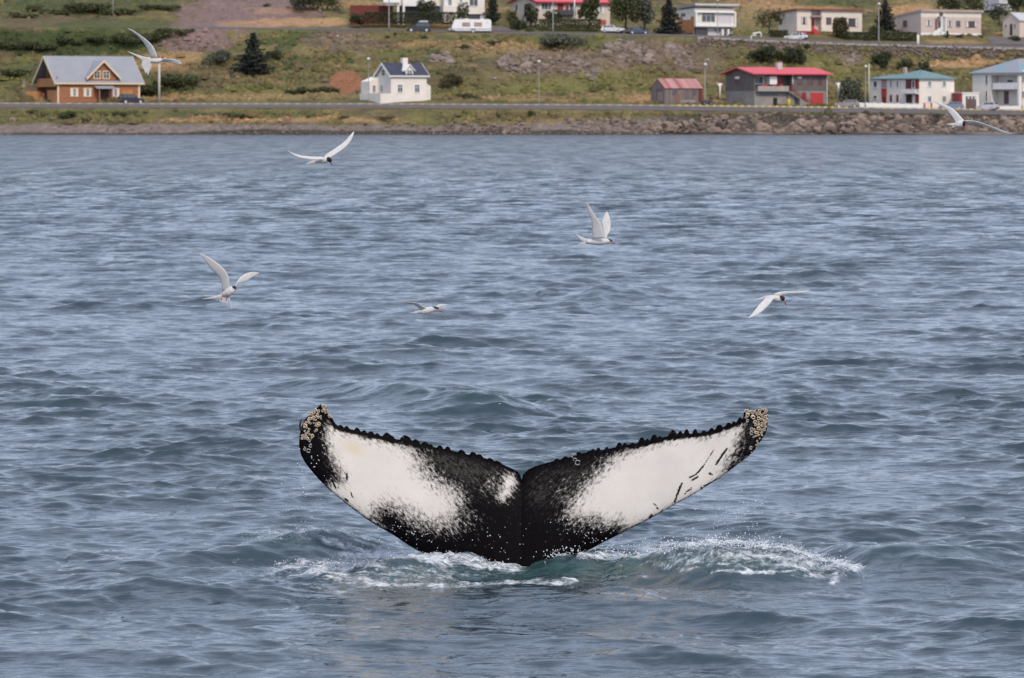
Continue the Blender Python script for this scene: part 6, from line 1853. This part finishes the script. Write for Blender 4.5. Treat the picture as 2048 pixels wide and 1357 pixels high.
def hedge(px0, px1, pyt, pyb, Y, depth, mat, label):
    NPL[0] += 1; R = np.random.RandomState(900+NPL[0])
    S = Y/F; root = empty('hedge', P(px0, pyb, Y)); tag(root, label, 'hedge')
    L = (px1-px0)*S; H = (pyb-pyt)*S; n = int(420*L*H/4+200*L)
    C = np.stack([R.uniform(0, L, n), R.uniform(0, depth, n), R.uniform(-.1, H, n)], 1)
    face = R.randint(0, 3, n)
    C[face == 0, 1] = R.normal(0, .06, (face == 0).sum()); C[face == 1, 2] = H+R.normal(0, .07, (face == 1).sum())
    V, Q = leaf_cards(C, .14, R)
    link('foliage', np_mesh('foliage', V, Q, mat, False), root)
    mb = MB()
    for i in range(int(L/1.2)): mb.tube([(i*1.2+.5, depth/2, -.4), (i*1.2+.5+R.uniform(-.2, .2), depth/2, H*.8)], [.06, .03], 5)
    tag(mb.build('stems', M_BARK, root), kind='stuff')

conifer(507, 147, 39, 86, None, 'big dark spruce alone on the slope above the shore road', n_whorl=14)
conifer(1337, 67, 30, 74, 783, 'dark spruce left of the modern white house')
conifer(1771, 62, 25, 66, 790, 'dark spruce between the cream and the pinkish house', n_whorl=14)
conifer(985, 44, 20, 56, 788, 'dark conifer between the caravan and the beige house', n_whorl=13)
T = dict(name='broadleaf_tree', cat='tree', group='broadleaf trees in the gardens')
bush(1178, 50, 25, 54, 784.5, M_LEAF_MID, 'round green tree in front of the beige house', trunk=.18, **T)
bush(1250, 62, 34, 74, 788, M_LEAF_MID, 'tall broadleaf tree right of the beige house', trunk=.22, n=2400, **T)
bush(1288, 64, 26, 66, 789, M_LEAF_GREY, 'tall grey green tree left of the dark spruce', trunk=.25, n=1800, **T)
bush(1538, 62, 34, 46, 786, M_LEAF_OLIVE, 'wide thin olive tree left of the cream house', trunk=.12, n=700, **T)
bush(852, 40, 26, 40, 784, M_LEAF_DARK, 'dark tree before the balcony of the tall white house', trunk=.1, n=1100, **T)
bush(925, 40, 13, 34, 783.5, M_LEAF_MID, 'slender shrubby tree before the garage of the tall white house', trunk=.12, n=500, **T)
bush(1062, 58, 17, 50, 785, M_LEAF_DARK, 'dark bushy tree before the gable of the beige house', trunk=.12, n=800, **T)
bush(1900, 24, 34, 36, 806, M_LEAF_DARK, 'dark tree behind the left part of the pinkish house', trunk=.1, n=1300, **T)
bush(1945, 24, 30, 32, 806, M_LEAF_MID, 'green tree behind the right part of the pinkish house', trunk=.1, n=1100, **T)
bush(1998, 46, 22, 38, 797, M_LEAF_GREY, 'pale leafy tree right of the pinkish house', trunk=.12, n=900, **T)
bush(2034, 26, 22, 44, 803, M_LEAF_DARK, 'dark tree at the top right corner', trunk=.12, n=1000, **T)
bush(610, 22, 40, 34, None, M_LEAF_DARK, 'broad dark tree above the orange bank of earth', trunk=.08, n=1400, **T)
bush(655, 22, 30, 30, None, M_LEAF_MID, 'green tree right of the broad dark tree at top', trunk=.08, n=1000, **T)
hedge(730, 930, 26, 47, 781.4, 1.6, M_LEAF_DARK, 'long dark hedge behind the off-road car and caravan')
hedge(1078, 1202, 40, 57, 781.4, 1.4, M_LEAF_MID, 'clipped green hedge below the beige house')
hedge(1690, 1834, 66, 85, 781.2, 1.8, M_LEAF_DARK, 'dark hedge between the cream and the pinkish house')
hedge(1540, 1576, 62, 75, 782.5, 1.4, M_LEAF_DARK, 'short dark hedge left of the white hatchback')
for a in [
 (65,22,16,16,None,M_LEAF_DARK,'dark round bush near the top left corner'), (44,34,24,12,None,M_LEAF_DARK,'low dark bush below the round bush at top left'),
 (108,28,26,13,None,M_LEAF_MID,'wide pale green bush high on the left hillside'), (165,20,32,18,None,M_LEAF_DARK,'wide dark thicket high on the left hillside'),
 (235,30,28,16,None,M_LEAF_MID,'green thicket left of the thin pole on the hillside'), (318,16,26,12,None,M_LEAF_DARK,'dark bush beside the gravel slope at top left'),
 (20,95,26,16,None,M_LEAF_DARK,'dark bush at the left edge above the timber house'), (75,98,26,20,None,M_LEAF_DARK,'dark bush above the left gable of the timber house'),
 (140,86,26,14,None,M_LEAF_MID,'green bush above the roof ridge of the timber house'), (192,84,22,16,None,M_LEAF_DARK,'dark bush above the dormer of the timber house'),
 (252,84,26,22,None,M_LEAF_DARK,'dark bush behind the flying tern over the timber house'), (300,80,26,20,None,M_LEAF_DARK,'dark bush right above the flying tern at upper left'),
 (350,66,28,12,None,M_LEAF_MID,'green bush at the foot of the gravel slope'), (350,172,34,30,None,M_LEAF_DARK,'dark thicket right of the pale wooden post'),
 (297,188,26,26,None,M_LEAF_DARK,'dark bush beside the right end of the timber house'), (22,150,30,14,None,M_LEAF_DARK,'dark bush left of the timber house gable'),
 (436,124,34,22,None,M_LEAF_GREY,'grey green thicket left of the big spruce'), (548,118,20,18,None,M_LEAF_MID,'green bush right of the big spruce'),
 (648,186,26,18,None,M_LEAF_DARK,'dark bush beside the bare red earth bank'), (600,188,30,14,None,M_LEAF_MID,'green bush on the slope left of the red earth bank'),
 (533,14,8,12,None,M_LEAF_DARK,'small dark bush on the gravel slope'), (715,28,24,14,None,M_LEAF_MID,'green bush left of the long dark hedge'),
 (1115,90,52,22,None,M_LEAF_GREY,'long grey green juniper below the upper road'), (925,96,14,9,None,M_LEAF_DARK,'small dark bush on the slope below the caravan'),
 (990,90,17,10,None,M_LEAF_DARK,'dark bush on the slope right below the caravan'), (845,76,10,8,None,M_LEAF_DARK,'small dark bush under the off-road car'),
 (792,70,8,7,None,M_LEAF_DARK,'small dark bush under the upper road left of the off-road car'), (772,76,9,7,None,M_LEAF_DARK,'lower small dark bush under the upper road'),
 (935,198,26,12,None,M_LEAF_MID,'green mound of grass right of the white cottage'), (905,172,26,26,None,M_LEAF_OLIVE,'olive thicket on the slope right of the white cottage'),
 (1532,124,38,30,None,M_LEAF_DARK,'large dark bush above the red roof, left one of two'), (1588,127,26,34,None,M_LEAF_DARK,'large dark bush above the red roof, right one of two'),
 (1612,97,12,10,None,M_LEAF_DARK,'small dark bush at the stone wall above the red roof'), (1762,134,24,30,None,M_LEAF_DARK,'dark round bush up the slope from the teal roof'),
 (1812,142,20,26,None,M_LEAF_MID,'green bush behind the left part of the teal roof'), (1848,146,16,22,None,M_LEAF_DARK,'dark bush behind the chimney of the teal roof'),
 (1700,206,24,52,738.5,M_LEAF_GREY,'pale willow bush behind the silver grey estate car'), (1876,236,15,10,715.0,M_LEAF_OLIVE,'olive bush growing out of the boulder bank'),
 (1683,80,20,44,783,M_LEAF_OLIVE,'thin olive shrub before the windows of the cream house'), (1750,66,20,16,786,M_LEAF_MID,'green bush at the right end of the cream house'),
 (1894,81,7,19,785.2,M_LEAF_DARK,'clipped upright bush at the porch of the pinkish house'), (1919,82,10,13,785.2,M_LEAF_DARK,'round small bush before the plinth of the pinkish house'),
 (1964,79,5,9,785.4,M_LEAF_DARK,'tiny bush at the right corner of the pinkish house'), (2030,86,16,14,784,M_LEAF_DARK,'dark bush before the small outbuilding'),
 (1022,54,14,32,786,M_LEAF_YEL,'yellowish bush left of the beige house'), (1038,64,24,24,783,M_LEAF_DARK,'dark low bush at the left end of the clipped hedge'),
 (1105,46,22,26,787,M_LEAF_DARK,'dark bush under the long window of the beige house'), (1060,68,16,14,781,M_LEAF_MID,'green bush at the roadside left of the lamp before the beige house'),
 (136,236,28,14,None,M_LEAF_MID,'green bush on the shore bank below the timber house'), (172,246,12,12,None,M_LEAF_DARK,'dark bush low on the shore bank below the timber house'),
 (232,232,24,9,None,M_LEAF_MID,'green bush on the shore bank below the dark blue car'), (470,234,30,9,None,M_LEAF_MID,'green bush on the shore bank below the big spruce'),
 (683,236,16,6,None,M_LEAF_DARK,'dark low bush on the shore bank left of the white cottage'), (996,236,8,12,None,M_LEAF_MID,'upright small bush on the shore bank right of the cottage'),
 (1062,234,10,13,None,M_LEAF_MID,'small bush on the shore bank below the middle street lamp'), (60,228,26,9,None,M_LEAF_OLIVE,'olive bush on the shore bank at the left edge'),
 (770,238,22,7,None,M_LEAF_OLIVE,'low olive bush on the shore bank below the white cottage'),
 (722,48,24,20,780.6,M_LEAF_DARK,'dark bush before the left end of the dark red board wall'),
 (1030,62,12,10,782,M_LEAF_OLIVE,'olive bush above the driveway right of the caravan'),
]:
    if a[4] is None and a[0] < 420 and a[1] < 200: a = (a[0], a[1]+1, a[2]*1.55, a[3]*.85, None, M_LEAF_MID if a[5] is M_LEAF_DARK and a[0] % 3 else a[5])+tuple(a[6:])
    if a[4] is None and a[5] is M_LEAF_DARK and a[0] < 1300: a = (a[0], a[1], a[2]*1.15, a[3]*.85, None, M_LEAF_SCRUB)+tuple(a[6:])
    bush(*a)

# ------------------------------------------------------------------ birds
def feather():
    t = NT('tern_feathers')
    n = t.noise(30, 4, t.coords((1, 1, 1)), .6)
    t.l.new(t.mix(t.rng(n, .3, .7), (0.63, 0.605, 0.59), (0.76, 0.735, 0.715)), t.bsdf.inputs['Base Color'])
    t.bsdf.inputs['Roughness'].default_value = 0.8; t.bsdf.inputs['Specular IOR Level'].default_value = 0.15
    tr = t.n.new('ShaderNodeBsdfTranslucent'); tr.inputs['Color'].default_value = (.75, .73, .71, 1)
    mx = t.n.new('ShaderNodeMixShader'); mx.inputs[0].default_value = .25
    t.l.new(t.bsdf.outputs[0], mx.inputs[1]); t.l.new(tr.outputs[0], mx.inputs[2]); t.l.new(mx.outputs[0], t.out.inputs['Surface'])
    return t.mat
M_FEATHER = feather()
M_CAP = simple('black_cap', (0.012, 0.011, 0.013), .7, .1, 20)
M_BEAK = simple('red_beak', (0.42, 0.035, 0.030), .5, .1, 20)
M_BELLY = simple('grey_belly', (0.42, 0.405, 0.40), .85, .06, 20)

def curve_pts(L, n):
    A, _, _ = resample([p[:2] for p in L], n)
    # smooth the corners
    for _ in range(2):
        B = A.copy(); B[1:-1] = (A[:-2]+2*A[1:-1]+A[2:])/4; A = B
    return A

def tern(label, org, sc, Y, spine, radii, wings, tail, cap, beak, legs=(), tips=None):
    k = 1.0/sc
    pt = lambda x, y, d=0.0: P(org[0]+x*k, org[1]+y*k, 1.0)   # unit depth, scaled below
    def W3(x, y, d=0.0):
        yy = Y+d
        return P(org[0]+x*k, org[1]+y*k, yy)
    base = W3(*spine[len(spine)//2][:2])
    root = empty('arctic_tern', base); tag(root, label, 'bird', 'terns flying over the water')
    pxm = k*Y/F
    mb = MB()
    # body: smooth tapered tube
    n = 26
    A = curve_pts(spine, n)
    s0 = np.linspace(0, 1, len(radii)); arc = np.array([0]+list(np.cumsum(np.hypot(*np.diff(np.array([p[:2] for p in spine]), axis=0).T)))); arc = arc/arc[-1]
    r = np.interp(np.linspace(0, 1, n), arc, radii)
    r[0] *= .55
    ctr = [W3(x, y)-base for x, y in A]
    mb.tube(ctr, list(r*pxm), 14, 0)
    # head cap faces and darker belly
    cx, cy, rx, ry, rot = cap
    c_, s_ = math.cos(math.radians(rot)), math.sin(math.radians(rot))
    for i, f in enumerate(mb.f):
        q = sum((Vector(mb.v[j]) for j in f), Vector())/len(f)+base
        qx = (1024+q.x/q.y*F-org[0])*sc; qy = (HOR+(CAMH-q.z)/q.y*F-org[1])*sc
        u, v = (qx-cx)*c_+(qy-cy)*s_, -(qx-cx)*s_+(qy-cy)*c_
        if (u/rx)**2+(v/ry)**2 < 1: mb.m[i] = 1
    # wings and tail: thin cambered surfaces joined to the body
    def sheet(lead, trail, d0, d1, th, sweep=0.0):
        m, q = 22, 7
        Le, Tr = curve_pts(lead, m), curve_pts(trail, m)
        top, bot = [], []
        for i in range(m):
            t = i/(m-1)
            d = d0+(d1-d0)*t
            for j in range(q):
                v = j/(q-1)
                x = Le[i, 0]*(1-v)+Tr[i, 0]*v; y = Le[i, 1]*(1-v)+Tr[i, 1]*v
                p = W3(x, y, d+sweep*(v-.5)*(1-t))-base
                cam_ = math.sin(math.pi*v**.6)*th*(1-.8*t)
                top.append(p+Vector((0, -cam_, 0))); bot.append(p+Vector((0, cam_*.35+.0008, 0)))
        idx = np.arange(m*q).reshape(m, q)
        fs = []
        for i in range(m-1):
            for j in range(q-1):
                a, b, c, d = idx[i, j], idx[i+1, j], idx[i+1, j+1], idx[i, j+1]
                fs.append((a, b, c, d)); fs.append((m*q+d, m*q+c, m*q+b, m*q+a))
        ring = list(idx[:, 0])+list(idx[-1, 1:])+list(idx[::-1, -1][1:])+list(idx[0, ::-1][1:-1])
        for a, b in zip(ring, ring[1:]+ring[:1]): fs.append((a, a+m*q, b+m*q, b))
        mb.add(top+bot, fs, 0)
    for lead, trail, d0, d1 in wings: sheet(lead, trail, d0, d1, .007, .03)
    for lead, trail in tail: sheet(lead, trail, 0.0, 0.0, .002)
    o = mb.build('body', [M_FEATHER, M_CAP, M_BELLY], root, True)
    # beak
    b0, b1 = beak
    bb = MB().tube([W3(*b0)-base, (W3(*b0)*.5+W3(*b1)*.5)-base+Vector((0, 0, .001)), W3(*b1)-base], [.0085, .006, .0012], 8)
    bb.build('beak', M_BEAK, root, True)
    for l0, l1 in legs:
        lg = MB().tube([W3(l0[0], l0[1], -.03)-base, W3(l1[0], l1[1], -.03)-base], [.005, .0035], 6); lg.add([tuple(W3(l1[0]+dx, l1[1]+dy, -.04+.02*kk)-base) for kk, (dx, dy) in enumerate(((-14, -2), (12, -6), (8, 22)))], [(0, 1, 2)])
        lg.build('leg', M_BEAK, root)

tern('tern banking over the timber house roof with white fanned tail', (240, 40), 11.307, 41.0,
     [(700,930),(780,930),(870,930),(930,900),(960,870)], [40,58,55,42,22],
     [([(850,850),(800,700),(740,580),(640,480),(500,370),(350,270),(240,200),(165,190)], [(690,860),(650,740),(600,620),(540,530),(480,450),(380,350),(280,270),(165,196)], 0, -.10),
      ([(850,880),(1000,880),(1150,880),(1280,905),(1370,940),(1400,990)], [(760,975),(900,960),(1000,950),(1150,972),(1280,1000),(1350,1020),(1400,1000)], 0, .18)],
     [([(700,860),(560,840),(420,800),(300,755),(165,710)], [(740,960),(620,980),(480,900),(350,815),(165,716)]), ([(640,870),(520,900),(470,1030),(540,1130),(575,1215)], [(740,960),(715,1030),(680,1110),(630,1160),(600,1190)]), ([(650,880),(600,1000),(600,1120),(625,1250)], [(740,940),(725,1030),(680,1130),(634,1250)])],
     (960,860,30,22,0), ((955,850),(985,835)))
tern('tern gliding just under the shoreline with right wing raised', (560, 250), 12.047, 40.0,
     [(850,870),(960,865),(1080,850),(1150,825),(1190,835),(1222,890),(1232,915)], [40,70,78,66,58,36,14],
     [([(1200,795),(1350,700),(1500,600),(1620,500),(1720,370),(1770,250),(1785,165)], [(1030,790),(1130,690),(1280,600),(1430,500),(1560,400),(1680,260),(1768,168)], 0, .12),
      ([(1060,840),(900,830),(800,848),(650,820),(480,800),(350,740),(260,680),(180,620)], [(1020,765),(850,768),(700,758),(500,738),(350,698),(250,650),(178,616)], -.05, -.25)],
     [([(900,840),(800,860),(700,900),(600,950)], [(900,910),(800,930),(700,945),(600,952)])],
     (1195,838,78,66,50), ((1222,905),(1252,985)))
tern('tern hovering left of the whale with spread tail and red legs', (380, 490), 10.4375, 39.0,
     [(680,1045),(780,1000),(860,950),(905,920),(930,895),(962,905)], [34,88,92,66,48,20],
     [([(830,900),(822,760),(810,640),(700,490),(560,370),(400,260),(280,200),(180,175)], [(680,975),(660,820),(640,710),(560,620),(460,530),(360,390),(270,280),(178,180)], 0, -.12),
      ([(930,880),(1000,740),(1080,650),(1180,590),(1300,565),(1400,570),(1450,595)], [(965,875),(1020,800),(1100,790),(1200,745),(1300,680),(1380,630),(1450,600)], .03, .22)],
     [([(690,1010),(560,1060),(420,1100),(250,1130)], [(720,1070),(600,1110),(450,1125),(250,1136)]), ([(690,1050),(660,1090),(630,1140),(610,1180)], [(800,1060),(800,1110),(790,1180),(775,1240)]), ([(770,1060),(800,1140),(840,1240),(872,1345)], [(825,1060),(830,1140),(858,1240),(884,1345)])],
     (930,890,56,34,10), ((955,915),(952,955)), [((690,1060),(650,1140)), ((790,1075),(758,1140))])
tern('tern flying low to the right just above the left fluke', (780, 580), 14.63, 38.5,
     [(820,660),(950,630),(1080,610),(1200,580),(1300,555),(1380,565),(1440,610)], [40,96,104,90,72,62,26],
     [([(1060,545),(950,455),(860,392),(720,368),(550,350),(350,368),(150,358),(20,330)], [(880,610),(830,520),(730,455),(640,425),(500,402),(300,387),(130,370),(18,338)], -.06, -.26),
      ([(1330,490),(1420,430),(1550,418),(1650,424),(1712,430)], [(1400,520),(1480,498),(1560,490),(1640,460),(1712,438)], .04, .26)],
     [([(880,610),(780,620),(660,655),(530,645)], [(880,680),(780,680),(680,675),(530,652)]), ([(870,650),(780,650),(700,665),(610,672)], [(870,690),(780,690),(700,685),(610,680)])],
     (1345,510,125,52,28), ((1430,605),(1572,675)))
tern('tern with both wings raised steeply above the notch of the tail', (1130, 390), 11.308, 40.0,
     [(480,1062),(600,1060),(720,1066),(850,1062),(950,1048),(1015,1050),(1070,1092)], [48,64,74,74,62,54,22],
     [([(880,980),(855,800),(840,700),(780,600),(680,470),(590,320),(540,230),(495,185)], [(620,1000),(618,850),(622,740),(608,580),(558,470),(528,380),(508,280),(490,188)], -.05, -.12),
      ([(930,1000),(965,900),(1025,820),(1032,650),(1020,540),(990,440),(945,372)], [(860,980),(858,800),(850,700),(826,610),(868,520),(898,430),(940,376)], .05, .16)],
     [([(560,1000),(450,985),(350,940),(248,885)], [(560,1070),(450,1080),(350,1020),(244,892)]), ([(560,1050),(450,1060),(370,1090),(295,1135)], [(560,1110),(450,1115),(370,1125),(298,1142)])],
     (1030,1015,82,36,48), ((1062,1090),(1150,1122)))
tern('tern flying right with wings bowed down above the right fluke', (1480, 560), 12.8, 39.5,
     [(720,440),(800,450),(890,475),(980,490),(1040,475),(1095,475),(1140,555)], [30,60,84,84,68,66,28],
     [([(920,450),(830,520),(770,620),(680,710),(560,820),(420,900),(215,985)], [(720,400),(620,500),(520,600),(440,700),(360,800),(310,880),(213,978)], -.04, -.24),
      ([(850,370),(1000,310),(1150,293),(1350,303),(1550,294),(1700,280),(1800,278)], [(980,420),(1100,384),(1250,354),(1400,348),(1600,340),(1720,320),(1800,285)], .02, .24)],
     [([(760,400),(650,410),(500,470),(325,528)], [(760,470),(660,480),(520,515),(325,536)]), ([(740,430),(640,450),(540,490),(420,505)], [(740,480),(640,490),(540,505),(420,512)])],
     (1085,460,90,56,58), ((1142,550),(1190,685)))
tern('tern gliding over the boulder bank at the right edge', (1860, 190), 11.378, 41.0,
     [(560,700),(640,680),(710,660),(760,650),(800,650)], [40,76,84,72,46],
     [([(790,590),(700,500),(620,400),(530,320),(430,260),(320,215),(230,205),(60,140)], [(590,660),(555,570),(480,470),(400,358),(310,292),(240,255),(170,205),(58,143)], .0, .16),
      ([(760,580),(950,578),(1100,608),(1250,660),(1450,730),(1650,810),(1860,888)], [(830,680),(1000,655),(1150,692),(1300,740),(1500,812),(1700,880),(1860,896)], .0, -.16)],
     [([(620,630),(530,650),(450,655),(370,665)], [(620,720),(540,715),(460,690),(370,672)]), ([(620,670),(560,700),(520,725),(480,745)], [(630,730),(580,735),(530,742),(480,752)])],
     (785,655,54,66,0), ((795,700),(715,795)))

def far_gull(px, py, Y, label):
    root = empty('distant_gull', P(px, py, Y)); tag(root, label, 'bird', 'gulls over the slope')
    mb = MB(); mb.tube([(-.2, 0, .02), (-.08, 0, 0), (.08, 0, 0), (.2, 0, .03)], [.02, .07, .07, .02], 8)
    for s in (-1, 1): mb.add([(-.08, 0, .04), (.08, 0, .04), (.02, s*.22, .22), (-.10, s*.42, .14), (-.08, 0, .03), (.08, 0, .03), (.02, s*.22, .205), (-.10, s*.42, .132)], [(0, 1, 2, 3), (7, 6, 5, 4), (0, 4, 5, 1), (1, 5, 6, 2), (2, 6, 7, 3), (3, 7, 4, 0)])
    mb.build('body', M_FEATHER, root)
    MB().tube([(.2, 0, .03), (.27, 0, .01)], [.015, .003], 6).build('beak', simple('yellow_beak', (.6, .4, .05), .5), root)
far_gull(675, 73, 520, 'tiny white gull over the slope right of the big spruce')
far_gull(1416, 120, 520, 'tiny white gull above the lamp by the old shed')
far_gull(990, 157, 520, 'tiny white gull over the slope right of the white cottage')
